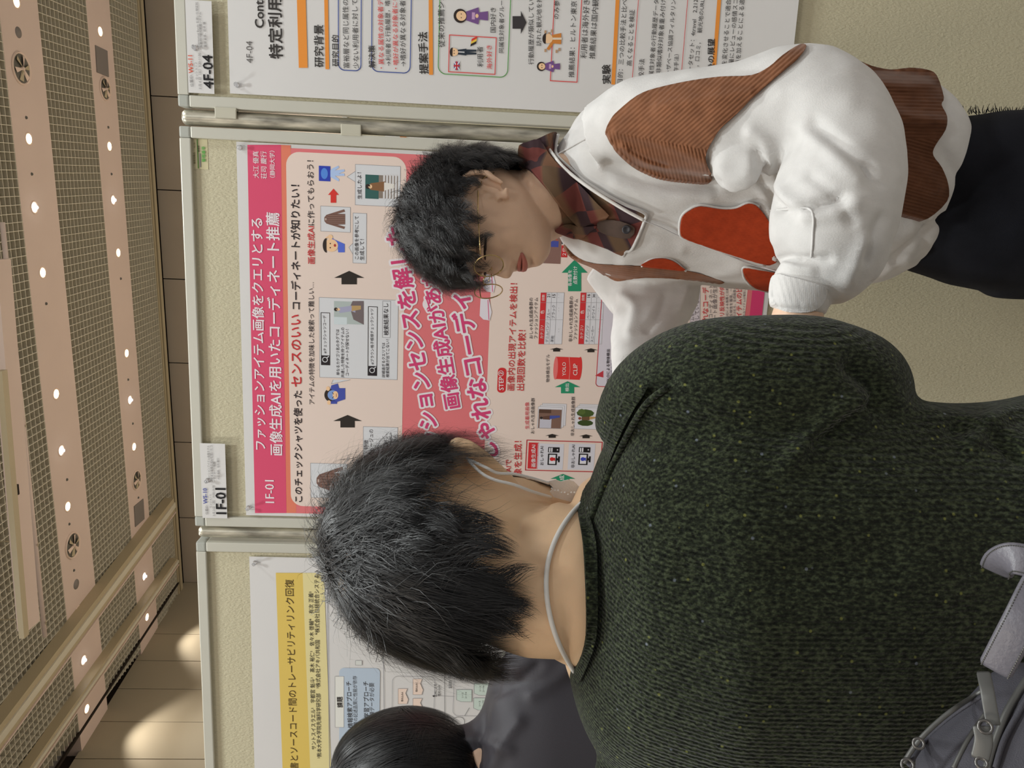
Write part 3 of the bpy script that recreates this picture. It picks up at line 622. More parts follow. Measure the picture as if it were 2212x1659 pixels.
for t, a, b in (('どのアイテムと合わせれば良いか', (1484, 810), (1486, 682)), ('入力したクエリのアイテムを', (1498, 790), (1499, 676)), ('出力がどれくらい反映しているか', (1508, 800), (1510, 636)), ('プロンプトメディアのコーディネート', (1538, 790), (1540, 615)), ('おしゃれなコーディネート画像が生成', (1548, 800), (1549, 611)), ('タグの共起による推薦と比較し', (1573, 708), (1573, 614)), ('クエリ反映性を獲得。一方', (1582, 706), (1582, 614)), ('ション性は劣る。全成画像の品', (1589, 706), (1589, 612)), ('おしゃれなアイテムは増加した', (1609, 700), (1610, 618))): S.T(t, a, b, (92, 84, 88))
S.T('おしゃれなコーデ', (1529, 736), (1530, 620), RED2, .012, name='red_text'); S.T('クエリ反映性が向上', (1564, 706), (1564, 604), RED2, .012, name='red_text'); S.T('アイテムの比較', (1602, 698), (1602, 604), RED2, .012, name='red_text')
S.done()
# ---------------------------------------------------------------- camera-right poster (white and orange)
S = sheet('poster', 'white research poster 4F-04 with orange rules and small figures, on the camera-right board', 'poster', 2, .9373, 1.7783, 1.994-1.189, 1.994)
K = (52, 48, 46); RD = (206, 78, 76)
def R(t, a, ref, b, c=K, bold=.0, name='printed_text', res=2): S.T(t, a, b, c, bold, ref, name, 5, res)
R('4F-04', (547, 137), None, (546, 90), (96, 92, 90), 0, 'title_text'); R('Contextual Bandit', (571, 61), 'Cont', (569.5, 2), K, .022, 'title_text', 3); R('特定利用者向け観光推薦システム', (612, 127.5), '特定利', (609, 30), K, .022, 'title_text', 3)
S.quad([(665, 147), (646, -560), (626, -560), (646, 147)], ORG, 3, 'orange_bar')
R('研究背景', (700, 146), None, (699, 55), K, .016, 'title_text'); S.quad([(711.5, 150), (700, -560), (691, -560), (703.5, 150)], ORG, 3, 'orange_bar')
R('研究目的', (733, 144), None, (732, 77), K, .012)
def frame(x0, x1, yl, r, c, w=.0018):   # box whose camera-right end runs out of the frame
    S.rline(x0, x1, -540, yl, r, w, c, 3.5)
frame(731, 780, 154, .012, (66, 84, 150)); R('富裕層など同じ属性の対象者が少ない場合', (755, 148), '富裕層など同じ属性の', (753, 0)); R('少ない利用者に対しても適切な推薦をする', (776, 149), '少ない利用者に対して', (773, 0))
R('解決策', (811, 147), None, (810, 99), K, .012)
S.rline(808, 886, -540, 159, .014, .0018, (66, 84, 150), 3.5)
R('・異なる属性の対象者データを利用', (830, 149), '・異なる属性の対象者デ', (828, 0), RD, .008, 'red_text'); R('→利用者と行動履歴，嗜好が類似', (845, 143), '→利用者と行動履歴，嗜', (843, 2), K, 0); R('・嗜好が異なる対象者にも重み付け', (861, 150), '・嗜好が異なる対象者に', (859, 6), RD, .008, 'red_text'); R('→嗜好が異なる対象者の履歴も利用', (877, 144), '→嗜好が異なる対象者', (876, 2), K, 0)
R('提案手法', (926, 160), None, (923, 70), K, .018, 'title_text'); S.quad([(935.5, 162), (931, -560), (923, -560), (927, 162)], ORG, 3, 'orange_bar')
R('従来の推薦システム', (961, 103), '従来の推薦シ', (960, 5), K, 0)
S.rline(962, 1096, -500, 168, .016, .0016, (84, 150, 72), 3.5); S.rline(971, 1069, 76, 161, 0, .0018, RD, 3.5)
def man(x, y, h, coat, hands=True):
    S.poly([(x+h*.3, y-h*.09), (x+h*.3, y+h*.09), (x+h*.62, y+h*.13), (x+h*.62, y-h*.13)], coat, 4); S.poly([(x+h*.6, y-h*.1), (x+h*.6, y+h*.1), (x+h, y+h*.09), (x+h, y+h*.02), (x+h*.68, y), (x+h, y-h*.02), (x+h, y-h*.09)], coat, 4)
    S.ell(x+h*.15, y, h*.13, h*.15, SK, 4.4); S.ell(x+h*.1, y, h*.15, h*.1, HA, 4.6, a0=0, a1=180); S.ell(x+h*.16, y-h*.05, 1, 1, K, 4.8); S.ell(x+h*.16, y+h*.05, 1, 1, K, 4.8); S.rect(x+h*.32, x+h*.55, y-h*.03, y+h*.03, (190, 190, 194), 4.3)
def kimono(x, y, h):
    C = (112, 78, 132); S.poly([(x+h*.33, y-h*.12), (x+h*.33, y+h*.12), (x+h*.68, y+h*.24), (x+h*.7, y+h*.1), (x+h*.95, y+h*.13), (x+h*.95, y-h*.13), (x+h*.7, y-h*.1), (x+h*.68, y-h*.24)], C, 4)
    S.ell(x+h*.17, y, h*.17, h*.17, HA, 4.2); S.ell(x+h*.2, y, h*.12, h*.13, SK, 4.4); S.rect(x+h*.5, x+h*.58, y-h*.1, y+h*.1, (186, 150, 186), 4.3); S.ell(x+h*.64, y, h*.05, h*.04, SK, 4.5); S.ell(x+h*.2, y-h*.05, 1, 1, K, 4.8); S.ell(x+h*.2, y+h*.05, 1, 1, K, 4.8)
man(972, 113, 57, (44, 52, 62)); kimono(981, 35, 77); kimono(1160, 144, 52)
S.rect(981, 992, 134, 151, (60, 66, 130), 4); S.line([(981, 151), (992, 134)], .0025, (214, 210, 214), 4.2); S.line([(981, 134), (992, 151)], .0025, (214, 210, 214), 4.2); S.line([(986.5, 151), (986.5, 134)], .003, (190, 50, 56), 4.4); S.line([(981, 142.5), (992, 142.5)], .003, (190, 50, 56), 4.4)
for k, c in enumerate(((44, 40, 40), (222, 186, 70), (200, 60, 50))): S.poly([(1016+k*1.0, 101-k*5.5), (1028+k*1.0, 95-k*5.5), (1029+k*1.0, 89.5-k*5.5), (1017+k*1.0, 95.5-k*5.5)], c, 4)
S.ell(1184, 84, 9, 9, SK, 4.4); S.ell(1179, 84, 10, 7, HA, 4.6, a0=0, a1=180); S.poly([(1192, 76), (1192, 94), (1212, 96), (1212, 72)], (196, 124, 56), 4); S.line([(1192, 94), (1184, 106)], .006, (196, 124, 56), 4); S.line([(1192, 84), (1212, 84)], .004, (214, 200, 180), 4.2)
for a in ((1176, 106), (1176, 66), (1190, 64), (1200, 108), (1206, 104), (1184, 70)): S.rect(a[0], a[0]+4, a[1], a[1]+7, (176, 140, 108), 4)
R('利用者', (1044, 145), None, (1043, 101), K, 0); R('海外好き', (1063, 150), None, (1062, 98), RD, .008, 'red_text'); R('国内好き', (1071, 71), None, (1071, 17), K, 0); R('同属性対象者グループ', (1088, 115), '同属性対象者グルー', (1089, 2), K, 0)
S.arrow((1137, 49), 1125, 25, 13.5, 1107, (56, 52, 54), 4, 'down')
R('行動履歴が類似している対象者が', (1153, 140), '行動履歴が類似してい', (1153, 0), K, 0); R('訪れた観光地を推薦', (1169, 100), '訪れた観光地を', (1170, 8), K, 0); R('のみ参考', (1207, 42), 'のみ参', (1209, 2), K, 0)
S.rline(1217, 1246, -380, 178, 0, .0018, RD, 3.5); R('推薦結果：ヒルトン東京', (1240, 168), None, (1246, 3), K, 0)
R('利用者は海外好きだが', (1267, 127), '利用者は海外好き', (1274, 0), K, 0); R('推薦結果は国内観光地', (1285, 128), '推薦結果は国内観', (1293, 0), K, 0)
R('実験', (1319, 181), None, (1318, 140), K, .018, 'title_text'); S.quad([(1328, 183), (1368, -560), (1359, -560), (1320, 183)], ORG, 3, 'orange_bar')
R('目的：三つの比較手法と比べ提案手法の精度が', (1344, 181), '目的：三つの比較手法と比べ', (1355, 0), K, 0); R('高くなることを検証', (1364, 143), None, (1371, 22), K, 0)
S.line([(1364, 186), (1420, -520)], .0012, RD, 4); R('比較手法', (1389, 183), None, (1392, 128), K, 0)
R('同属性対象者の行動履歴データ', (1410, 177), None, (1423, 0), K, 0); R('＋非類似嗜好対象者重み付け', (1426, 171), None, (1438, 0), K, 0); R('ユーザベース協調フィルタリング', (1446, 176), 'ユーザベース協調フィルタリン', (1460, 0), K, 0); R('（既存手法）', (1463, 172), None, (1466, 118), K, 0)
S.line([(1470, 172), (1530, -520)], .0012, RD, 4); R('データセット：4travel　2,212件', (1494, 168), 'データセット：4travel　2,212', (1508, 0), K, 0); R('名，口コミ，　観光地のURL，評価', (1508, 158), '名，口コミ，　観光地のURL', (1522, 0), K, 0)
R('今後の展望', (1541, 172), None, (1543, 85), K, .018, 'title_text'); S.quad([(1544, 165), (1600, -560), (1591, -560), (1536, 165)], ORG, 3, 'orange_bar')
R('重みを変化させることで適合率', (1566, 168), '重みを変化させることで適合', (1578, 0), K, 0); R('推薦量にレビューの感情スコア', (1581, 165), '推薦量にレビューの感情スコ', (1593, 0), K, 0); R('評価値を加えることによる適合', (1595, 168), '評価値を加えることによる適', (1607, 0), K, 0)
S.done()
# ---------------------------------------------------------------- camera-left poster (yellow title)
pr = at_y(538.4, 1202); LX1 = float(pr[0]); LZ1 = float(pr[2])
S = sheet('poster', 'white research poster with a yellow title band, on the camera-left board', 'poster', 3, LX1-.841, LX1, LZ1-1.189, LZ1)
YEL = (212, 184, 96); YL2 = (216, 204, 150)
S.quad([(684, 2010), (654, 1237), (596, 1237), (623, 2010)], YEL, 2, 'yellow_band'); S.quad([(728, 2010), (700, 1237), (654, 1237), (684, 2010)], YL2, 2, 'pale_band')
S.T('仕様書とソースコード間のトレーサビリティリンク回復', (646, 1695), (634.5, 1251), (72, 56, 34), 0, name='title_text', res=3)
S.T('サントスイスラエル²　宇都宮 魁斗³　髙木 裕仁³　佐々木 啓輔⁴　有次 正義²', (683, 1618), (677, 1277), K, .004)
S.T('²熊本大学大学院先端科学研究部　³株式会社アキバ共和国　⁴株式会社日経統合システム', (695, 1637), (689, 1240), K, .004)
S.line([(707, 1240), (716, 2010)], .0012, GRY, 4); S.line([(826, 1240), (836, 2010)], .0012, GRY, 4)
S.rrect(733, 816, 1442, 1900, .012, (176, 190, 206), 3); S.rect(724, 743, 1460, 1570, (218, 218, 212), 3.5); S.rline(724, 743, 1460, 1570, 0, .0008, GRY, 4); S.T('課題', (741, 1527), (740, 1504), K, .02)
S.T('情報検索アプローチ', (763, 1571), (759, 1471), K, .004); S.T('文書の記述品質に性能が依存', (773, 1575), (771, 1459), (84, 84, 88)); S.T('学習アプローチ', (798, 1549), (796, 1471), K, .004); S.T('訓練データが必要', (809, 1556), (808, 1474), (84, 84, 88))
S.rect(768, 782, 1426, 1436, (206, 208, 204), 3); S.rline(768, 782, 1426, 1436, 0, .0006, GRY, 4)
S.rline(848, 933, 1460, 1700, .014, .0008, GRY, 4); S.rline(981, 1066, 1457, 1546, .014, .0008, GRY, 4)
def flag(x0, x1, y0, y1, c): S.poly([(x0, y0), (x0, y1), (x1-3, y1), (x1, (y0*.3+y1*.7)), (x1-6, (y0*.7+y1*.3)), (x1-2, y0)], c, 3); S.line([(x0, y0), (x0, y1), (x1-3, y1), (x1, (y0*.3+y1*.7)), (x1-6, (y0*.7+y1*.3)), (x1-2, y0)], .0006, GRY, 4, closed=True)
PE = (226, 204, 190); flag(860, 882, 1487, 1520, PE); flag(892, 914, 1466, 1500, PE); flag(892, 914, 1508, 1540, PE)
S.T('埋め込みA', (871, 1515), (871, 1494), K, .01); S.T('埋め込みC', (902, 1494), (902, 1473), K, .01)
GS = (192, 206, 198)
for (x, y) in ((986, 1489), (1024, 1475), (1023, 1507)):
    P = [(x, y), (x, y+22), (x+10, y+26), (x+33, y+26), (x+33, y)]; S.poly(P, GS, 3); S.line(P, .0008, GRY, 4, closed=True); S.T('ソース', (x+15, y+18), (x+15, y+6), K); S.T('コードA', (x+22, y+19), (x+22, y+5), K)
S.line([(960, 1300), (961, 1560)], .0009, K, 4); S.line([(933, 1502), (981, 1504)], .0007, GRY, 4); S.arrow((934, 1503), 938, 2.5, 1, 939, K, 4.4, 'down'); S.rline(953, 969, 1430, 1446, .008, .0012, K, 4); S.line([(953, 1438), (969, 1438)], .0008, K, 4)
S.T('LLMによる', (944, 1504), (943, 1477), K); S.T('埋め込み', (952, 1503), (951, 1479), K); S.T('sim = λsim', (976, 1486), (975, 1430), (110, 110, 110)); S.rline(978, 1003, 1548, 1572, .012, .0009, K, 4); S.line([(1004, 1545), (1014, 1528)], .0008, K, 4)
S.rect(1090, 1172, 1260, 1520, (206, 205, 198), 2.5); S.T('類似度の統合', (1104, 1443), (1103, 1371), K, .016); S.T('構造的類似度と語彙', (1115, 1450), (1114, 1355), (84, 84, 84)); S.T('仕様書とソース', (1126, 1432), (1125, 1359), (84, 84, 84)); S.T('= λsim', (1153, 1388), (1151, 1340), (70, 70, 70), .01)
S.T('ソース', (1166, 1350), (1166, 1325), (90, 90, 90)); S.T('λsim', (1160, 1335), (1158, 1310), (90, 90, 90))
S.done()
# ---------------------------------------------------------------- small number cards
def card(c0, c1, lab):
    A = at_y(*c0); B = at_y(*c1)
    return sheet('number_card', lab, 'card', 7, A[0], B[0], A[2], B[2], y=-.0085, mt=m_paper)
m_paper2 = mat('card_paper', srgb(214, 214, 214, PK), .5, .35)
S = card((466, 204.5), (403, 1.5), 'white number card 4F-04 pinned at the top of the camera-right board')
G2 = (128, 124, 124)
for t, a, b, c, bo in (('位置ID:', (422, 189), (419, 163), G2, 0), ('W5-11', (421, 160), (419, 122), (206, 84, 54), .014), ('セッション２', (431, 174), (429, 137), G2, 0), ('３月４日（火）9:30-11:00', (439, 195), (437, 117), G2, 0), ('4F-04', (465, 193), (462, 122), (22, 20, 22), .022),
                       ('Contextual Bandit を用いた特定利', (435, 103), (431, 8), G2, 0), ('用者向け観光推薦システム', (441, 105), (438, 29), G2, 0), ('尾関 妥音，鈴木 優', (450, 104), (447, 50), G2, 0)): S.T(t, a, b, c, bo)
S.done()
S = card((493.5, 1117), (434, 955), 'white number card 1F-01 pinned at the top of the middle board')
for t, a, b, c, bo in (('位置ID:', (453, 1108), (452, 1088), G2, 0), ('W5-10', (451, 1085), (450, 1052), (58, 70, 150), .014), ('セッション１', (460, 1094), (459, 1065), G2, 0), ('３月３日（月）14:50-16:20', (468, 1112), (466, 1046), G2, 0), ('1F-01', (492, 1107), (490, 1052), (22, 20, 22), .022),
                       ('ファッションアイテム画像をクエ', (457, 1038), (455, 960), G2, 0), ('リとする画像生成AIを用いたコ', (463.5, 1038), (462, 960), G2, 0), ('ーディネート推薦', (469.5, 1038), (468, 995), G2, 0), ('大江 優真，荘司 慶行', (477.5, 1033), (476, 987), G2, 0)): S.T(t, a, b, c, bo)
S.done()
A = at_y(449, 366); B = at_y(417, 299)
S = sheet('asset_sticker', 'beige asset sticker with green characters and a grey bar, top corner of the middle board', 'sticker', 6, A[0], B[0], A[2], B[2], y=.0034, mt=mat('sticker_beige', srgb(196, 188, 152, PK), .5))
S.line([(427.5, 363), (425, 301)], .0018, (86, 140, 66), 3); S.rect(429.5, 433, 331, 361, (128, 126, 124), 3); S.T('管理番号', (443, 350), (442.5, 316.5), (96, 160, 80), .03, name='green_text'); S.T('事務用備品', (422, 354), (421, 329), (90, 82, 50)); S.T('TEL 00', (421, 320), (420.5, 308), (90, 82, 50)); S.T('整理票', (431, 328), (430, 314), (50, 44, 30))
S.done()
# clear push pins
m_pin = mat('clear_pin', (.9, .9, .92, 1), .08, .6, trans=.85)
def pin(ix, iy, lab, y=-.001):
    p = Vector(at_y(ix, iy, y)); M = Matrix.Translation(p) @ Matrix.Rotation(math.radians(90), 4, 'X')
    g = MB(); g.lathe([(.0001, 0), (.0052, .0004), (.0055, .0018), (.003, .003), (.0026, .008), (.0042, .0105), (.0045, .012), (.0001, .0128)], 18, M)
    o = tag(g.build('push_pin', m_pin, None, True), lab, 'push pin')
pin(519, 319, 'clear push pin at the top camera-right corner of the pink poster', -.0022); pin(537, 1096, 'clear push pin at the top camera-left corner of the pink poster', -.0022); pin(513, 184, 'clear push pin at the top corner of the 4F-04 poster', -.0022)
pin(551, 1215, 'clear push pin at the top corner of the yellow-titled poster', -.0022); pin(422, 104, 'clear push pin through the 4F-04 number card', -.009); pin(449, 1037, 'clear push pin through the 1F-01 number card', -.009)
# ================================================================== modelling tools for bodies and cloth
H1 = Vector((math.cos(YAW), -math.sin(YAW), 0)); H2 = Vector((math.sin(YAW), math.cos(YAW), 0)); UZ = Vector((0, 0, 1))
def V3(ix, iy, d): return Vector(at_d(ix, iy, d))
def ell_loft(g, rings, n=40, power=2.0, cap=True):
    """rings: (centre, vec_a, vec_b)"""
    V = []; Fc = []; N = len(rings)
    for c, a, b in rings:
        for k in range(n):
            t = 2*math.pi*k/n; ct, st = math.cos(t), math.sin(t); e = 2/power
            V.append(c + a*(abs(ct)**e*(1 if ct >= 0 else -1)) + b*(abs(st)**e*(1 if st >= 0 else -1)))
    for i in range(N-1):
        for k in range(n): Fc.append((i*n+k, i*n+(k+1) % n, (i+1)*n+(k+1) % n, (i+1)*n+k))
    if cap: Fc += [tuple(range(n))[::-1], tuple((N-1)*n+k for k in range(n))]
    g.add(V, Fc)
def catmull(P, m=6, closed=False):
    P = [np.array(p, float) for p in P]; N = len(P); out = []
    rngi = range(N) if closed else range(N-1)
    for i in rngi:
        p0 = P[(i-1) % N] if closed or i > 0 else P[0]; p1 = P[i]; p2 = P[(i+1) % N]; p3 = P[(i+2) % N] if closed or i+2 < N else P[-1]
        for k in range(m):
            t = k/m; out.append(.5*((2*p1)+(-p0+p2)*t+(2*p0-5*p1+4*p2-p3)*t*t+(-p0+3*p1-3*p2+p3)*t**3))
    if not closed: out.append(P[-1])
    return out
def ptube(g, pts, n=28, m=5, flat=1.0):
    """pts: (ix, iy, depth, radius) smoothed; a limb or sleeve"""
    Q = catmull([list(V3(*p[:3]))+[p[3]] for p in pts], m)
    g.tube([q[:3] for q in Q], [max(.002, q[3]) for q in Q], n, True, flat)
def wtube(g, pts, n=24, m=5, flat=1.0):
    Q = catmull(pts, m); g.tube([q[:3] for q in Q], [max(.001, q[3]) for q in Q], n, True, flat)
def torso(g, rows, depth, phi, ra, rb, n=48, power=2.3):
    """rows: (ix, y_right, y_left[, depth]) silhouettes; phi: how far the body is turned"""
    a0 = H1*math.cos(phi) - H2*math.sin(phi); b0 = H1*math.sin(phi) + H2*math.cos(phi)
    pr = math.sqrt((ra*math.cos(phi))**2 + (rb*math.sin(phi))**2); Q = catmull([list(r)+([depth] if len(r) < 4 else []) for r in rows], 4); R = []
    for ix, y0, y1, dd in Q:
        cyy = (y0+y1)/2; k = (y1-y0)/2/FPX*dd/pr
        for _ in range(4):   # fit the seen width of the slice to the outline
            c = V3(ix, cyy, dd); tt = np.linspace(0, 2*math.pi, 33)[:-1]; e = 2/power
            P = np.array([c + a0*ra*k*(abs(math.cos(t))**e*(1 if math.cos(t) >= 0 else -1)) + b0*rb*k*(abs(math.sin(t))**e*(1 if math.sin(t) >= 0 else -1)) for t in tt])
            q = pix(P)[0][:, 1]; lo, hi = q.min(), q.max(); cyy += (y0+y1)/2-(lo+hi)/2; k *= (y1-y0)/(hi-lo)
        R.append((V3(ix, cyy, dd), a0*ra*k, b0*rb*k))
    ell_loft(g, R, n, power)
def remesh(g, vox, smooth=4, factor=.5, name='m', subs=0):
    me = g.mesh(name); o = bpy.data.objects.new('tmp', me); COL.objects.link(o)
    r = o.modifiers.new('r', 'REMESH'); r.mode = 'VOXEL'; r.voxel_size = vox
    if smooth: s = o.modifiers.new('s', 'SMOOTH'); s.iterations = smooth; s.factor = factor
    dg = bpy.context.evaluated_depsgraph_get(); dg.update()
    out = bpy.data.meshes.new_from_object(o.evaluated_get(dg)); bpy.data.objects.remove(o); bpy.data.meshes.remove(me); out.name = name
    return out
def getv(me):
    n = len(me.vertices); v = np.empty(n*3, 'f'); me.vertices.foreach_get('co', v); nn = np.empty(n*3, 'f'); me.vertex_normals.foreach_get('vector', nn)
    return v.reshape(-1, 3).astype(float), nn.reshape(-1, 3).astype(float)
def setv(me, v): me.vertices.foreach_set('co', v.astype('f').ravel()); me.update()
def segdist(P, poly):
    d = np.full(len(P), 1e9)
    for a, b in zip(poly, poly[1:]):
        a = np.array(a, float); b = np.array(b, float); ab = b-a; t = np.clip(((P-a)@ab)/(ab@ab+1e-9), 0, 1); q = a+t[:, None]*ab
        d = np.minimum(d, np.linalg.norm(P-q, axis=1))
    return d
def sculpt(me, strokes):
    """strokes: (polyline in photo px, amplitude in m, width in px): folds and creases"""
    v, n = getv(me); px, w = pix(v); to = CAMP-v; to /= np.linalg.norm(to, axis=1)[:, None]; f = np.clip((n*to).sum(1)*2.2, 0, 1)
    D = np.zeros(len(v))
    for poly, amp, wd in strokes:
        if len(poly) == 1: d = np.linalg.norm(px-np.array(poly[0]), axis=1)
        else: d = segdist(px, [tuple(q) for q in catmull(poly, 6)])
        D += amp*np.exp(-(d/wd)**2)
    setv(me, v+n*(D*f)[:, None])
def wrinkle(me, amp, scale, seed=0, stretch=(1, 1, 1)):
    v, n = getv(me); off = Vector((seed*3.1, seed*1.7, 0)); s = Vector(stretch)*scale
    d = np.array([noise.noise(Vector((p[0]*s.x, p[1]*s.y, p[2]*s.z))+off) for p in v]); setv(me, v+n*(d*amp)[:, None])
def bvh_of(*mes):
    V = []; Fc = []
    for me in mes:
        k = len(V); V += [x.co.copy() for x in me.vertices]; Fc += [tuple(i+k for i in p.vertices) for p in me.polygons]
    return BVHTree.FromPolygons(V, Fc)
def inside(P, poly):
    x, y = P[:, 0], P[:, 1]; c = np.zeros(len(P), bool); n = len(poly)
    for i in range(n):
        x0, y0 = poly[i]; x1, y1 = poly[(i+1) % n]
        k = ((y0 > y) != (y1 > y)) & (x < (x1-x0)*(y-y0)/(y1-y0+1e-12)+x0); c ^= k
    return c
def patch(name, poly, bvh, step, off, mt, parent, rib=None, amp=0, smooth=3, closed_smooth=4, skirt=.004, extra=None, fallback=None):
    """a cloth piece laid over the body: outline given in photo px, dropped onto the surface along the sight lines"""
    pl = [tuple(q) for q in (catmull(poly, closed_smooth, True) if closed_smooth else poly)]; A = np.array(pl)
    x0, y0 = A.min(0)-step; x1, y1 = A.max(0)+step; nx = int((x1-x0)/step)+2; ny = int((y1-y0)/step)+2
    gx, gy = np.meshgrid(x0+np.arange(nx)*step, y0+np.arange(ny)*step, indexing='ij'); P = np.stack([gx.ravel(), gy.ravel()], 1); ins = inside(P, pl); I = ins.reshape(nx, ny)
    cell = I[:-1, :-1] | I[1:, :-1] | I[:-1, 1:] | I[1:, 1:]
    used = np.zeros((nx, ny), bool); used[:-1, :-1] |= cell; used[1:, :-1] |= cell; used[:-1, 1:] |= cell; used[1:, 1:] |= cell
    mv = (used & ~I).ravel(); idx = np.where(mv)[0]
    Q = P[idx]; best = np.full(len(idx), 1e9); bp = Q.copy()
    for i in range(len(pl)):
        a = A[i]; b = A[(i+1) % len(pl)]; ab = b-a; t = np.clip(((Q-a)@ab)/(ab@ab+1e-9), 0, 1); q = a+t[:, None]*ab; d = np.linalg.norm(Q-q, axis=1); k = d < best; best[k] = d[k]; bp[k] = q[k]
    P[idx] = bp; U = np.where(used.ravel())[0]; dep = np.full(nx*ny, np.nan); C = Vector(CAMP)
    for u in U:
        r = Vector(ray(*P[u])); h = bvh.ray_cast(C, r.normalized())
        if h[0] is not None: dep[u] = (h[0]-C).dot(Vector(FW))
    D = dep.reshape(nx, ny); M = used
    if fallback: D[np.isnan(D) & M] = fallback
    for _ in range(60):
        bad = np.isnan(D) & M
        if not bad.any(): break
        S_ = np.zeros_like(D); N_ = np.zeros_like(D)
        for dx, dy in ((1, 0), (-1, 0), (0, 1), (0, -1)):
            R_ = np.roll(D, (dx, dy), (0, 1)); ok = ~np.isnan(R_); S_[ok] += R_[ok]; N_[ok] += 1
        k = bad & (N_ > 0); D[k] = S_[k]/N_[k]
    for _ in range(smooth):
        S_ = np.zeros_like(D); N_ = np.zeros_like(D)
        for dx, dy in ((1, 0), (-1, 0), (0, 1), (0, -1), (0, 0)):
            R_ = np.roll(D, (dx, dy), (0, 1)); ok = ~np.isnan(R_) & M; S_[ok] += R_[ok]; N_[ok] += 1
        k = M & (N_ > 0); D[k] = S_[k]/N_[k]
    D = D-off
    if rib is not None: D = D-amp*(np.abs(np.sin(rib(P[:, 0], P[:, 1])*math.pi)).reshape(nx, ny)-.5)
    if extra is not None: D = D-extra(P).reshape(nx, ny)
    Df = D.ravel(); new = {}; V = []
    for u in U: new[u] = len(V); V.append(CAMP+ray(*P[u])*Df[u])
    Fc = []; ed = {}
    for i, j in zip(*np.where(cell)):
        q = (i*ny+j, i*ny+j+1, (i+1)*ny+j+1, (i+1)*ny+j); q = tuple(new[k] for k in q); Fc.append(q)
        for a, b in zip(q, q[1:]+q[:1]): ed[(a, b)] = 1
    B = [(a, b) for a, b in ed if (b, a) not in ed]; bk = {}
    for a, b in B:
        for k in (a, b):
            if k not in bk: bk[k] = len(V); V.append(np.array(V[k])+FW*skirt)
        Fc.append((b, a, bk[a], bk[b]))
    me = bpy.data.meshes.new(name); me.from_pydata([tuple(p) for p in V], [], Fc); me.update()
    return link(name, me, mt, parent, True)
def drop(pts, bvh, off, m=6, fallback=1.2):
    """points of a cord laid on a surface"""
    out = []; C = Vector(CAMP); last = fallback
    for q in catmull(pts, m):
        r = Vector(ray(q[0], q[1])); h = bvh.ray_cast(C, r.normalized())
        if h[0] is not None: last = (h[0]-C).dot(Vector(FW))
        out.append(last)
    out = np.convolve(np.pad(out, 2, mode='edge'), np.ones(5)/5, 'valid'); Q = catmull(pts, m)
    return [Vector(CAMP+ray(q[0], q[1])*(d-off)) for q, d in zip(Q, out)]
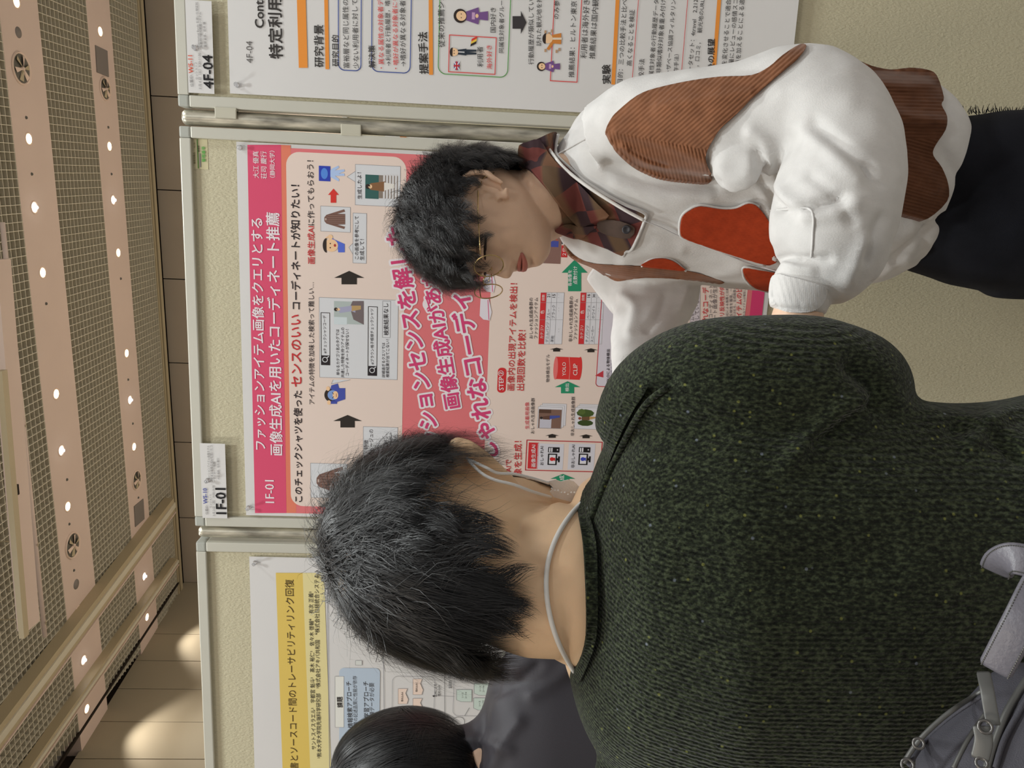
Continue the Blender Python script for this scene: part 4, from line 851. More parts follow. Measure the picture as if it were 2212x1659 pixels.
# ------------------------------------------------------------------ hair as fine ribbons
def hair(name, cen, ax, rad, whorl, mask, n, length, wdt, mt, parent, curl=0.0, cfreq=3.0, lift=.03, clumps=160, clump=.6, seg=8, seed=1, gravity=.0, droop=0, grow=1.0, jit=.25, tip_out=0.0, lenf=None):
    """cen centre; ax (3x3) columns = left, forward, up; rad radii; strands follow the scalp away from the whorl"""
    r = np.random.default_rng(seed); P = r.normal(size=(n*6, 3)); P /= np.linalg.norm(P, axis=1)[:, None]; P = P[mask(P)][:n]; n = len(P)
    G = P[r.integers(0, n, clumps)]; W = np.array(whorl, float); W /= np.linalg.norm(W)
    gi = np.argmax(P@G.T, axis=1); gph = r.uniform(0, 6.28, clumps); gcu = r.uniform(.4, 1.3, clumps); gtw = r.normal(0, .35, clumps); glift = r.uniform(.2, 1.0, clumps)
    def walk(p, tw):
        t = p-W*(p@W)[:, None]; t /= np.linalg.norm(t, axis=1)[:, None]+1e-6; s = np.cross(p, t); t = t*np.cos(tw)[:, None]+s*np.sin(tw)[:, None]
        out = [p.copy()]; T = [t.copy()]
        for k in range(seg):
            t2 = t+np.array([0, 0, -gravity]); t2 -= p*(t2*p).sum(1)[:, None]; t2 /= np.linalg.norm(t2, axis=1)[:, None]+1e-6
            p = p+t2*L[:, None]/seg; p /= np.linalg.norm(p, axis=1)[:, None]; t = t2; out.append(p.copy()); T.append(t.copy())
        return np.array(out), np.array(T)
    L = r.uniform(.6, 1.2, n)*length/np.mean(rad)*(lenf(P) if lenf else 1); A, T = walk(P, gtw[gi]+r.normal(0, jit, n))
    L2 = L; L = np.full(clumps, length/np.mean(rad))*(lenf(G) if lenf else 1); GA, _ = walk(G, gtw); L = L2
    k = np.linspace(0, 1, seg+1)[:, None, None]; A = A*(1-clump*k**1.2)+GA[:, gi]*(clump*k**1.2); A /= np.linalg.norm(A, axis=2)[:, :, None]
    kk = np.linspace(0, 1, seg+1)[:, None]; S_ = np.cross(A, T); S_ /= np.linalg.norm(S_, axis=2)[:, :, None]+1e-6
    ph = gph[gi]+r.normal(0, .4, n); cu = curl*gcu[gi]
    A = A+S_*(cu*np.sin(kk*cfreq*6.28+ph)*(kk**.5))[:, :, None]
    h = (r.uniform(0, 1, n)*lift*.5+lift*.5*glift[gi])*np.sin(np.clip(kk*1.2+.15, 0, 1.57)) + cu*.7*np.cos(kk*cfreq*6.28+ph)*(kk**.5) + tip_out*kk**2*r.uniform(0, 1, n)
    A = A*(1+h)[:, :, None]; Rd = np.array(rad)*grow; X = A*Rd; AX = np.array(ax)
    Wd = X@AX.T+np.array(cen); Wd[:, :, 2] -= droop*kk**2*r.uniform(.3, 1, n)
    side = (S_*Rd)@AX.T; side /= np.linalg.norm(side, axis=2)[:, :, None]+1e-9
    wp = wdt*r.uniform(.6, 1.4, n)*(1-kk**2.2*.92); side = side*wp[:, :, None]/2
    Lf, Rt = Wd-side, Wd+side; V = np.stack([Lf, Rt], 2).transpose(1, 0, 2, 3).reshape(-1, 3); m = seg+1
    base = (np.arange(n)*m*2)[:, None]; q = np.arange(seg)*2; F = np.stack([base+q, base+q+1, base+q+3, base+q+2], 2).reshape(-1, 4)
    me = bpy.data.meshes.new(name); me.from_pydata(V.astype(float).tolist(), [], F.tolist()); me.update()
    o = link(name, me, mt, parent, True); tag(o, kind='stuff'); return o
def hair_mat(name, col, rough=.38):
    mt = mat(name, col, rough, .45, var=.35, vscale=140); return mt
m_hair = hair_mat('black_hair', srgb(30, 28, 29)); m_hair2 = hair_mat('black_hair_soft', srgb(19, 19, 21), .42); m_cap = mat('hair_under', srgb(20, 18, 19), .7, .2)
# ------------------------------------------------------------------ head
def head_sections():
    return [(.121, .02, .02, .015, 0), (.116, .05, .055, .042, 0), (.105, .068, .073, .056, 0), (.09, .083, .090, .069, 0), (.06, .092, .099, .075, 0), (.03, .094, .101, .0765, 0), (.0, .090, .096, .0745, 0), (-.02, .0885, .084, .0715, 0), (-.04, .0865, .066, .067, 0), (-.058, .084, .045, .060, 0), (-.075, .081, .020, .050, 0), (-.087, .075, -.005, .039, 0), (-.095, .066, -.025, .026, 0), (-.099, .056, -.035, .014, 0)]
def head_mesh(g, cen, ax, ears=(1, -1)):
    S_ = catmull(head_sections(), 6); n = 96; V = []; Fc = []
    for z, f, b, w, _ in S_:
        for k in range(n):
            t = 2*math.pi*k/n; ct, st = math.cos(t), math.sin(t); x = w*math.copysign(abs(ct)**.92, ct)
            y = (f if st > 0 else b)*st if b > 0 or st > 0 else -b*0 - b*(-st)*-1
            if b <= 0 and st <= 0: y = -b + 0*st
            if st > 0:
                G = lambda cx, cz, sx, sz: math.exp(-((abs(x)-cx)/sx)**2-((z-cz)/sz)**2); fr = st**1.5
                nz = max(0, min(1, (.022-z)/.05)) if z > -.036 else max(0, 1-(-.036-z)/.010)
                d = .023*nz**1.1*math.exp(-(x/(.0085+.004*nz))**2) + .006*G(.013, -.032, .006, .008) - .0075*G(.033, .010, .015, .012) + .0035*G(.02, .032, .03, .009)
                d += .0055*G(0, -.048, .020, .005)+.006*G(0, -.058, .018, .0055) - .006*G(0, -.0535, .02, .0022) - .003*G(0, -.068, .02, .005)+.005*G(0, -.081, .018, .012)+.003*G(.045, -.012, .016, .018)
                y += d*fr
            V.append(Vector((x, y, z)))
    N = len(S_)
    for i in range(N-1):
        for k in range(n): Fc.append((i*n+k, (i+1)*n+k, (i+1)*n+(k+1) % n, i*n+(k+1) % n))
    Fc += [tuple(range(n)), tuple((N-1)*n+k for k in range(n))[::-1]]
    M = frame_of(cen, ax); g.add([M@v for v in V], Fc)
    for s in ears:   # ears: a cupped plate with a rolled rim
        base = Vector((s*.0735, .014, .0))
        out = Vector((s*.55, -.83, 0)).normalized(); upv = Vector((0, -.22, .97)).normalized()
        rim = []
        for a in np.linspace(-100, 235, 22):
            a = math.radians(a); rx, rz = .018, .0325; w = 1 if math.sin(a) > -.2 else .72
            rim.append(base + out*(.013+rx*math.cos(a)*-1*w) + upv*(.002+rz*math.sin(a)))
        ell_loft(g, [(M@(base+out*.010+Vector((s*-.012, 0, 0))*1), (M.to_3x3()@out)*.001, (M.to_3x3()@upv)*.001), (M@(base+out*.011+Vector((s*-.010, 0, 0))), (M.to_3x3()@out)*.016, (M.to_3x3()@upv)*.028), (M@(base+out*.012+Vector((s*-.005, 0, 0))), (M.to_3x3()@out)*.015, (M.to_3x3()@upv)*.027), (M@(base+out*.012+Vector((s*-.004, 0, 0))), (M.to_3x3()@out)*.001, (M.to_3x3()@upv)*.001)], 20)
        g.tube([M@p for p in rim], [.0046 if 2 < i < 20 else .0034 for i in range(22)], 8)
        g.tube([M@(base+out*-.004+upv*.018), M@(base+out*.008+upv*.004), M@(base+out*.006+upv*-.014), M@(base+out*-.002+upv*-.022)], [.006, .006, .0065, .008], 8)
        g.tube([M@(base+upv*-.024+out*.002), M@(base+upv*-.033+out*.006)], [.007, .006], 8)
def frame_of(cen, ax):
    a = np.array(ax); return Matrix(((a[0, 0], a[0, 1], a[0, 2], cen[0]), (a[1, 0], a[1, 1], a[1, 2], cen[1]), (a[2, 0], a[2, 1], a[2, 2], cen[2]), (0, 0, 0, 1)))
def head_axes(fwd, pitch, roll=0):
    """fwd: horizontal facing direction; columns left... (x = own left), forward, up"""
    f = Vector(fwd).normalized(); left = UZ.cross(f).normalized(); f2 = (f*math.cos(pitch)-UZ*math.sin(pitch)); up = f2.cross(left)*-1
    up = left.cross(f2)*1.0
    if up.z < 0: up = -up
    l2 = left*math.cos(roll)+up*math.sin(roll); u2 = up*math.cos(roll)-left*math.sin(roll)
    return np.array([list(l2), list(f2), list(u2)]).T
def hand_parts(g, wrist, d, palm, curl=.5, L=.18, side=1):
    """wrist point, direction of the hand, palm normal; five separate bent fingers"""
    d = Vector(d).normalized(); pn = Vector(palm); pn = (pn-d*pn.dot(d)).normalized(); s = d.cross(pn)*side
    w = Vector(wrist); k = L/.18
    ell_loft(g, [(w-d*.02*k, s*.024*k, pn*.018*k), (w+d*.02*k, s*.032*k, pn*.017*k), (w+d*.06*k, s*.041*k, pn*.015*k), (w+d*.09*k, s*.041*k, pn*.0125*k), (w+d*.098*k, s*.036*k, pn*.009*k)], 20, 2.4)
    for i, (o, ln) in enumerate(((-.031, .068), (-.0105, .078), (.0105, .072), (.030, .056))):
        p = w+d*.088*k+s*o*k; q = [(*p, .0092*k)]; a = 0; dirv = d.copy()
        for seg_, f in enumerate((.45, .32, .23)):
            a += curl*(.55+.25*seg_); dirv = d*math.cos(a)+pn*math.sin(a)+s*o*1.2; p = p+dirv.normalized()*ln*f*k; q.append((*p, (.0085, .0078, .0062)[seg_]*k))
        wtube(g, q, 12, 3)
    p = w+d*.025*k-s*.03*k; dv = (d*.75-s*.6+pn*.35).normalized(); wtube(g, [(*p, .014*k), (*(p+dv*.035*k), .0115*k), (*(p+dv*.062*k+d*.004), .0095*k), (*(p+dv*.078*k+d*.012*k), .0065*k)], 12, 3)
m_skin = mat('skin', srgb(216, 182, 156, 1.0), .5, .35, var=.05, vscale=30, bump=.08, bscale=500, sss=.12)
m_skin2 = mat('skin_light', srgb(236, 200, 162, 1.0), .5, .35, var=.04, vscale=30, bump=.08, bscale=500, sss=.12)
# ================================================================== the presenter (camera-right)
def sweat_mat(name, col):
    mt = mat(name, col, .85, .15, var=.045, vscale=55, bump=.22, bscale=900, stretch=(1, 1, .35), sheen=.15); return mt
m_sweat = sweat_mat('heather_sweat', srgb(210, 208, 206, 1.0))
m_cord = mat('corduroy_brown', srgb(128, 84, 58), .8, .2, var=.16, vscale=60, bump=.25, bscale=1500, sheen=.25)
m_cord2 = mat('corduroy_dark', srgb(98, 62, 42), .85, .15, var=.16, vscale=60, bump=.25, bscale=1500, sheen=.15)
m_knit = mat('rust_knit', srgb(168, 62, 30), .8, .2, var=.12, vscale=80, bump=.2, bscale=1500)
m_trou = mat('black_trousers', srgb(26, 27, 33), .9, .15, var=.3, vscale=14, bump=.3, bscale=700)
m_plaid = bpy.data.materials.new('plaid_flannel'); m_plaid.use_nodes = True
nt = m_plaid.node_tree; bb = nt.nodes['Principled BSDF']; bb.inputs['Roughness'].default_value = .85; bb.inputs['Specular IOR Level'].default_value = .15
tc = nt.nodes.new('ShaderNodeTexCoord'); mp = nt.nodes.new('ShaderNodeMapping'); mp.inputs['Rotation'].default_value = (.5, .3, .6); nt.links.new(tc.outputs['Object'], mp.inputs[0])
ck = nt.nodes.new('ShaderNodeTexChecker'); ck.inputs['Scale'].default_value = 24; ck.inputs[1].default_value = srgb(112, 62, 58); ck.inputs[2].default_value = srgb(66, 50, 54); nt.links.new(mp.outputs[0], ck.inputs[0])
wv = nt.nodes.new('ShaderNodeTexWave'); wv.inputs['Scale'].default_value = 5.5; wv.bands_direction = 'Z'; nt.links.new(mp.outputs[0], wv.inputs[0])
mx = nt.nodes.new('ShaderNodeMix'); mx.data_type = 'RGBA'; mx.inputs[7].default_value = srgb(122, 98, 70); nt.links.new(ck.outputs[0], mx.inputs[6])
mr = nt.nodes.new('ShaderNodeMapRange'); mr.inputs[1].default_value = .5; mr.inputs[2].default_value = .8; mr.inputs[4].default_value = .6; nt.links.new(wv.outputs['Fac'], mr.inputs[0]); nt.links.new(mr.outputs[0], mx.inputs[0]); nt.links.new(mx.outputs[2], bb.inputs[0])

PB = tag(empty('person', tuple(V3(1800, 380, 1.2)*1)[:2]+(0,)), 'man with wavy black hair and a white sweatshirt with brown corduroy patches, looking down', 'person')
hcB = V3(1050, 472, 1.2); thB = math.radians(64); fB = -(H1*math.sin(thB)) - H2*math.cos(thB); axB = head_axes(fB, math.radians(1), math.radians(2)); MB_ = frame_of(hcB, axB)
g = MB(); head_mesh(g, hcB, axB)
nk = [(*(MB_@Vector((0, -.028, -.03))), .055), (*(MB_@Vector((0, -.022, -.085))), .056), (*V3(1190, 415, 1.2), .057), (*V3(1240, 405, 1.22), .052), (*V3(1310, 395, 1.26), .05)]
wtube(g, nk, 36, 6)
lw_, rw_ = V3(1722, 690, .93), V3(1368, 815, 1.2)
dirl = (V3(1705, 800, .97)-V3(1728, 640, .93)).normalized()
wtube(g, [(*(lw_-dirl*.018), .027), (*(lw_-dirl*.004), .030), (*(lw_+dirl*.01), .031)], 18, 3); hand_parts(g, lw_+dirl*.015, dirl, -UZ+H2*.4, .45, .18, 1)
ptube(g, [(1310, 395, 1.26, .04), (1420, 300, 1.14, .03), (1700, 262, 1.0, .03), (1800, 340, .95, .028), (1790, 500, .93, .026), (1735, 640, .93, .024), (1722, 690, .93, .024)], 16)
ptube(g, [(1310, 410, 1.26, .04), (1330, 540, 1.36, .03), (1405, 632, 1.34, .028), (1380, 740, 1.26, .024), (1368, 812, 1.2, .022)], 16)
dirr = (V3(1440, 870, 1.16)-V3(1368, 790, 1.2)).normalized()
wtube(g, [(*(rw_-dirr*.012), .022), (*(rw_+dirr*.01), .023)], 18, 3); hand_parts(g, rw_+dirr*.015, dirr, -H2+UZ*.2, .5, .18, -1)
bodyB = remesh(g, .0021, 2, .5, 'body'); link('body', bodyB, m_skin, PB, True)
bvB = bvh_of(bodyB)
# sweatshirt: trunk and both sleeves in one piece
rowsB = [(1196, 320, 470), (1215, 285, 505), (1240, 245, 540), (1275, 212, 566), (1320, 194, 588), (1380, 172, 602), (1460, 158, 608), (1560, 152, 615), (1660, 150, 626), (1750, 150, 636), (1820, 152, 632), (1890, 160, 622), (1940, 178, 608), (1978, 205, 588), (2002, 250, 555), (2016, 300, 512), (2021, 350, 470)]
g = MB(); torso(g, rowsB, 1.24, math.radians(50), .21, .17); trunk = remesh(g, .006, 5, .5, 'trunk'); wrinkle(trunk, .005, 9, 1); bvT = bvh_of(trunk, bodyB)
g = MB(); torso(g, rowsB, 1.24, math.radians(50), .21, .17)
ptube(g, [(1300, 300, 1.14, .055), (1380, 262, 1.10, .062), (1480, 260, 1.06, .067), (1590, 262, 1.02, .069), (1695, 240, .99, .074), (1766, 238, .965, .072), (1820, 322, .945, .068), (1808, 430, .935, .075), (1792, 530, .93, .068), (1772, 585, .93, .054), (1752, 612, .93, .038)], 36)
ptube(g, [(1600, 365, 1.0, .02), (1592, 362, .985, .034), (1585, 360, .97, .02)], 20)
ptube(g, [(1745, 598, .93, .034), (1732, 630, .93, .034), (1725, 660, .93, .034), (1722, 673, .93, .033)], 28)
ptube(g, [(1310, 545, 1.36, .06), (1370, 590, 1.36, .075), (1410, 632, 1.34, .078), (1398, 690, 1.30, .056), (1378, 745, 1.26, .042), (1368, 790, 1.22, .033), (1366, 812, 1.2, .031)], 28)
sweat = remesh(g, .005, 5, .5, 'sweatshirt')
wrinkle(sweat, .007, 9, 1); wrinkle(sweat, .002, 30, 2)
sculpt(sweat, [([(1758, 267), (1820, 315), (1883, 370)], -.006, 13), ([(1735, 285), (1795, 335), (1850, 385)], .004, 16), ([(1625, 285), (1655, 310), (1662, 375), (1700, 430), (1742, 448)], .010, 17), ([(1640, 330), (1650, 390), (1690, 445)], -.008, 12),
    ([(1742, 448), (1780, 440), (1820, 424)], -.010, 10), ([(1742, 470), (1800, 462), (1850, 440)], .006, 14), ([(1900, 400), (1885, 385), (1875, 355)], -.004, 9),
    ([(1672, 553), (1710, 575), (1753, 583)], .007, 11), ([(1690, 560), (1740, 562), (1790, 560)], -.008, 9), ([(1650, 415), (1662, 470), (1665, 520)], .006, 15), ([(1640, 430), (1700, 455), (1745, 450)], -.004, 9), ([(1870, 520), (1850, 560), (1830, 600)], .007, 16), ([(1905, 470), (1880, 520), (1870, 560)], -.006, 12),
    ([(1313, 358), (1394, 391), (1470, 398), (1543, 402)], -.009, 14), ([(1330, 400), (1420, 430), (1530, 425)], .004, 18), ([(1350, 560), (1400, 545), (1470, 540)], .004, 14), ([(1500, 600), (1560, 590), (1600, 585)], .004, 12),
    ([(1345, 640), (1370, 665), (1360, 720)], .006, 12), ([(1440, 640), (1425, 680), (1400, 710)], -.007, 11), ([(1480, 625), (1465, 665)], .006, 9), ([(1750, 380), (1800, 420), (1840, 480)], -.004, 12), ([(1690, 200), (1760, 200), (1830, 215)], .003, 25),
    ([(1960, 400), (2000, 480), (1990, 560)], -.006, 12), ([(1930, 560), (1980, 520), (2040, 470)], -.007, 9), ([(1900, 600), (1930, 570), (1960, 560)], .006, 10), ([(2040, 330), (2075, 400), (2050, 480)], -.004, 14)])
SW = link('sweatshirt', sweat, m_sweat, PB, True); bvS = bvh_of(sweat, bodyB)
# shirt, collar and cut-outs
ribA = lambda x, y: np.where(y < 282+(x-1311)*.19, (x*.66+y*.75)/8.0, (x*.97-y*.23)/7.4)
patch('corduroy_panel', [(1309, 280), (1320, 256), (1335, 239), (1376, 206), (1417, 190), (1490, 174), (1558, 165), (1623, 162), (1661, 144), (1690, 119), (1728, 95), (1742, 100), (1725, 125), (1693, 152), (1636, 201), (1593, 244), (1560, 274), (1541, 301), (1525, 334), (1528, 358), (1539, 382), (1530, 394), (1490, 392), (1436, 385), (1403, 374), (1368, 355), (1333, 323), (1316, 296)],
      bvS, 2.0, .0065, m_cord, SW, ribA, .0022, 6, 3, .012, extra=lambda P: .007*np.exp(-(segdist(P, [(1345, 318), (1400, 352), (1460, 375), (1520, 385)])/9)**2)-.005*np.exp(-(segdist(P, [(1362, 326), (1400, 346), (1440, 358)])/5)**2)+.006*np.exp(-(segdist(P, [(1330, 288), (1400, 300), (1470, 325), (1520, 350)])/12)**2)+.004*np.exp(-(segdist(P, [(1420, 230), (1520, 215), (1620, 200)])/12)**2))
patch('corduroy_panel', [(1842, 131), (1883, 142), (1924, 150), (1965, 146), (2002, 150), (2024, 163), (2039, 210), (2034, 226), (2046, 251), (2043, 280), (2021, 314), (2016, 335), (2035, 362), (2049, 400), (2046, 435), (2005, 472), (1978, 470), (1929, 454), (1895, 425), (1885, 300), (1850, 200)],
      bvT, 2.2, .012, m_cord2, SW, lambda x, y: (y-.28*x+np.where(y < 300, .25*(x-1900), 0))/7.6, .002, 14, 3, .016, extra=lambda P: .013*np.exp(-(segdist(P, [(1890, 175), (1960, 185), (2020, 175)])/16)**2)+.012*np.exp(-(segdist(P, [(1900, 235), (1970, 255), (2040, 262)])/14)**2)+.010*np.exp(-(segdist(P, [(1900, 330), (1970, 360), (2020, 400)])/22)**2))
ribK = lambda x, y: (y-.13*x)/4.2
patch('rust_panel', [(1472, 480), (1476, 466), (1489, 456), (1513, 446), (1557, 452), (1589, 451), (1617, 440), (1640, 450), (1672, 500), (1680, 560), (1654, 571), (1584, 551), (1516, 529), (1478, 514), (1470, 500)], bvT, 1.6, .008, m_knit, SW, ribK, .0012, 6, 3, .01)
patch('rust_panel', [(1607, 580), (1640, 584), (1690, 596), (1692, 634), (1655, 628), (1633, 621), (1614, 603)], bvT, 1.6, .008, m_knit, SW, ribK, .0012, 6, 3, .01)
patch('rust_panel', [(1388, 574), (1398, 565), (1415, 559), (1438, 559), (1457, 566), (1470, 575), (1480, 584), (1440, 580)], bvT, 1.6, .008, m_knit, SW, ribK, .0012, 6, 3, .01)
patch('corduroy_panel', [(1218, 526), (1238, 549), (1270, 566), (1313, 572), (1389, 575), (1437, 580), (1489, 586), (1530, 597), (1566, 611), (1530, 608), (1490, 604), (1421, 600), (1372, 601), (1340, 607), (1322, 603), (1302, 588), (1280, 574), (1250, 562), (1230, 548)], bvS, 1.5, .003, m_cord, SW, lambda x, y: (y-.14*x)/4.6, .0014, 4, 3, .02)
# raised raw edges of the cut-outs
def edge(pts, r, off, mt=None, name='raw_edge', par=None, bv=None):
    g = MB(); g.tube(drop(pts, bv or bvT, off), r, 7); return g.build(name, mt or m_sweat, par or SW, True)
edge([(1640, 447), (1617, 438), (1589, 449), (1557, 450), (1513, 443), (1487, 453), (1471, 470), (1468, 500), (1476, 514), (1520, 531), (1584, 553), (1654, 573)], .0022, .004)
edge([(1672, 592), (1640, 583), (1607, 577), (1605, 592), (1612, 606), (1632, 623), (1672, 633)], .002, .004)
edge([(1386, 576), (1398, 563), (1415, 557), (1438, 557), (1459, 565), (1482, 586)], .0016, .003)
SH = patch('plaid_shirt', [(1130, 318), (1165, 298), (1194, 285), (1204, 288), (1203, 303), (1202, 325), (1206, 342), (1235, 370), (1267, 397), (1313, 425), (1353, 446), (1392, 463), (1389, 482), (1376, 512), (1364, 536), (1351, 541), (1345, 552), (1313, 537), (1258, 517), (1212, 503), (1199, 498), (1215, 480), (1205, 440), (1180, 400), (1150, 365), (1128, 345)], bvS, 2.2, .004, m_plaid, PB, smooth=10, closed_smooth=2, skirt=.012)
patch('collar_leaf', [(1121, 314), (1140, 306), (1166, 301), (1185, 330), (1215, 365), (1255, 402), (1292, 442), (1316, 466), (1300, 474), (1275, 482), (1254, 488), (1240, 478), (1222, 458), (1200, 430), (1182, 405), (1150, 369), (1138, 362), (1121, 357), (1119, 335)], bvS, 2.0, .016, m_plaid, SH, smooth=14, closed_smooth=2, skirt=.012)
patch('collar_leaf', [(1200, 498), (1212, 488), (1232, 484), (1252, 490), (1290, 488), (1276, 500), (1262, 512), (1240, 514), (1215, 505)], bvS, 2.0, .011, m_plaid, SH, smooth=14, closed_smooth=2, skirt=.01)
patch('button_placket', [(1290, 482), (1305, 474), (1340, 478), (1366, 488), (1372, 497), (1362, 514), (1330, 512), (1296, 500)], bvS, 2.0, .008, mat('placket', srgb(84, 68, 60), .85, var=.2, vscale=40), SH, smooth=8, closed_smooth=2)
pbt = drop([(1353, 496), (1354, 497)], bvS, .0125, 2)[0]; g = MB(); Mb = Matrix.Translation(pbt) @ (Vector(CAMP)-pbt).to_track_quat('Z', 'Y').to_matrix().to_4x4()
g.lathe([(.0001, .001), (.003, .001), (.0045, .0022), (.0062, .002), (.0066, 0), (.006, -.002)], 18, Mb); g.build('button', mat('button_dark', srgb(48, 46, 50), .35, .5), SH, True)
edge([(1206, 290), (1201, 315), (1204, 336), (1235, 366), (1267, 393), (1313, 422), (1353, 443), (1393, 461), (1391, 480), (1366, 537), (1352, 543), (1346, 554)], .0024, .005)
edge([(1201, 335), (1225, 322), (1265, 300), (1309, 281)], .0014, .0015, name='shoulder_seam')
edge([(1664, 455), (1700, 452), (1745, 450), (1757, 470), (1756, 500), (1754, 540), (1752, 556)], .0013, .001, name='sleeve_seam', bv=bvS)
# ribbed cuff pieces
for pl_, st in (([(1676, 592), (1668, 620), (1670, 650), (1688, 668), (1720, 675), (1755, 673), (1776, 660), (1786, 638), (1783, 622), (1740, 606), (1700, 596)], 0),):
    patch('ribbed_cuff', pl_, bvS, 1.8, .004, m_sweat, SW, lambda x, y: (x+.05*y)/4.2, .0009, 5, 3, .012)
patch('ribbed_cuff', [(1340, 780), (1350, 800), (1362, 816), (1385, 812), (1400, 790), (1380, 770), (1352, 766)], bvS, 1.8, .002, m_sweat, SW, lambda x, y: (x+.05*y)/4.2, .0008, 4, 3, .01)
# lanyard cord lying over the shirt and the chest
LC = tag(empty('lanyard_cord', tuple(V3(1300, 420, 1.1))), 'thin white cord round the presenter, from the shirt collar down the chest', 'cord')
g = MB(); g.tube(drop([(1172, 301), (1191, 329), (1220, 364), (1272, 405), (1340, 448), (1391, 476)], bvS, .016), .0026, 8); g.build('upper_cord', mat('cord_white', srgb(232, 230, 226), .5), LC, True)
g = MB(); g.tube(drop([(1391, 477), (1430, 492), (1467, 510), (1530, 535), (1581, 555), (1620, 570), (1690, 590)], bvS, .006), .0014, 8, flat=.5); g.build('lower_cord', mat('cord_grey', srgb(190, 188, 190), .4), LC, True)
# trousers and shoes
hipB = V3(2100, 420, 1.22); g = MB()
sA = H1*math.cos(math.radians(57))-H2*math.sin(math.radians(57)); sF = -(H1*math.sin(math.radians(57)))-H2*math.cos(math.radians(57))
ell_loft(g, [(Vector((hipB.x, hipB.y, .86))-H1*.005, sA*.09, sF*.08), (Vector((hipB.x, hipB.y, .78)), sA*.125, sF*.10), (Vector((hipB.x, hipB.y, .69))-H1*.01, sA*.150, sF*.122), (Vector((hipB.x, hipB.y, .60))-H1*.012, sA*.155, sF*.128), (Vector((hipB.x, hipB.y, .54))-H1*.012, sA*.15, sF*.12)], 40)
for s in (1, -1):
    c = Vector((hipB.x, hipB.y, 0))+sA*s*.08-H1*.01
    ell_loft(g, [(c+UZ*.62, sA*.075, sF*.11), (c+UZ*.5, sA*.08, sF*.11), (c+UZ*.4, sA*.085, sF*.105), (c+UZ*.08, sA*.082, sF*.10), (c+UZ*.035, sA*.08, sF*.098)], 28)
tr = remesh(g, .008, 4, .5, 'trousers'); wrinkle(tr, .012, 7, 3); link('trousers', tr, m_trou, PB, True)
m_shoe = mat('shoe_black', srgb(30, 30, 32), .45, .4)
def shoes(par, base, s_axis, f_axis, gap=.09):
    for s in (1, -1):
        c = Vector((base[0], base[1], 0))+s_axis*s*gap; g = MB()
        ell_loft(g, [(c-f_axis*.09+UZ*.03, s_axis*.028, UZ*.029), (c-f_axis*.05+UZ*.04, s_axis*.036, UZ*.04), (c+UZ*.045, s_axis*.037, UZ*.045), (c+f_axis*.07+UZ*.033, s_axis*.043, UZ*.033), (c+f_axis*.13+UZ*.026, s_axis*.042, UZ*.026), (c+f_axis*.17+UZ*.018, s_axis*.025, UZ*.017)], 20, 2.3); g.build('shoe', m_shoe, par, True)
shoes(PB, hipB, sA, sF)
fr = MB(); r_ = random.Random(3)
for k in range(46):
    iy0 = 236+r_.uniform(-2, 5); ix0 = 2085+k*3+r_.uniform(-2, 2); a = V3(ix0, iy0+7, 1.16); b = V3(ix0+r_.uniform(-14, 10), iy0-r_.uniform(2, 12), 1.155); fr.tube([a, (a+b)/2+UZ*.001, b], [.0007, .0006, .0003], 4)
tag(fr.build('frayed_threads', m_trou, PB), kind='stuff')
# hair
Hr = (.089, .108, .116)
def cap_mesh(g, cen, ax, rad, mask, up=.012, nz=26, n=48, seed=0, amp=.05):
    M = frame_of(Vector(cen)+Vector(ax[:, 2])*up, ax); V = []; idx = {}; Fc = []
    for i in range(nz+1):
        for k in range(n):
            th = math.pi*i/nz; ph = 2*math.pi*k/n; d = Vector((math.sin(th)*math.cos(ph), math.sin(th)*math.sin(ph), math.cos(th)))
            q = 1+amp*noise.noise(d*3.2+Vector((seed, 0, 0)))+amp*.5*noise.noise(d*8)
            inn = bool(mask(np.array([list(d)]))[0])
            if not inn: q *= .74 if d.z > 0 else .5
            V.append(M@Vector((d.x*rad[0]*q, d.y*rad[1]*q, d.z*rad[2]*q)))
    for i in range(nz):
        for k in range(n): Fc.append((i*n+k, (i+1)*n+k, (i+1)*n+(k+1) % n, i*n+(k+1) % n))
    g.add(V, Fc)
lenB = lambda P: np.where(P[:, 2] > .75, 1.0, np.where(P[:, 1] > .25, .75, np.where(P[:, 1] > -.3, .42, .6)))
def maskB(P):   # x own left, y forward, z up on the unit sphere
    x, y, z = P[:, 0], P[:, 1], P[:, 2]
    front = y > .25; lim = np.where(front, .42+.04*np.sin(x*9)-.10*np.clip((np.abs(x)-.6)/.3, 0, 1), np.where(y > -.22, .10+.14*np.clip((y+.22)/.4, 0, 1), -.60+.74*np.clip((y+.62)/.40, 0, 1)))
    return z > lim
g = MB(); cap_mesh(g, hcB, axB, (Hr[0]*.96, Hr[1]*.97, Hr[2]*.965), maskB, seed=2, amp=.06); hb = link('hair', g.mesh('hair'), m_cap, PB, True)
cB = hcB+Vector(axB[:, 2])*.012
hair('hair_strands', cB, axB, Hr, (0.1, -.45, .9), maskB, 19000, .085, .00065, m_hair, hb, curl=.075, cfreq=2.0, lift=.18, clumps=260, clump=.8, seg=11, seed=5, gravity=.15, lenf=lenB)
hair('hair_strands', cB, axB, Hr, (0.1, -.45, .9), lambda P: maskB(P) & (P[:, 2] > .45), 6500, .075, .00065, m_hair, hb, curl=.11, cfreq=2.1, lift=.30, clumps=170, clump=.85, seg=11, seed=8, gravity=.1, lenf=lenB)
hair('hair_strands', cB, axB, Hr, (0, .2, 1), lambda P: (P[:, 2] > -.66) & (P[:, 2] < -.1) & (P[:, 1] < -.45), 4000, .03, .0006, m_hair, hb, curl=.02, cfreq=1, lift=.04, clumps=90, clump=.5, seg=6, seed=9, gravity=.6)
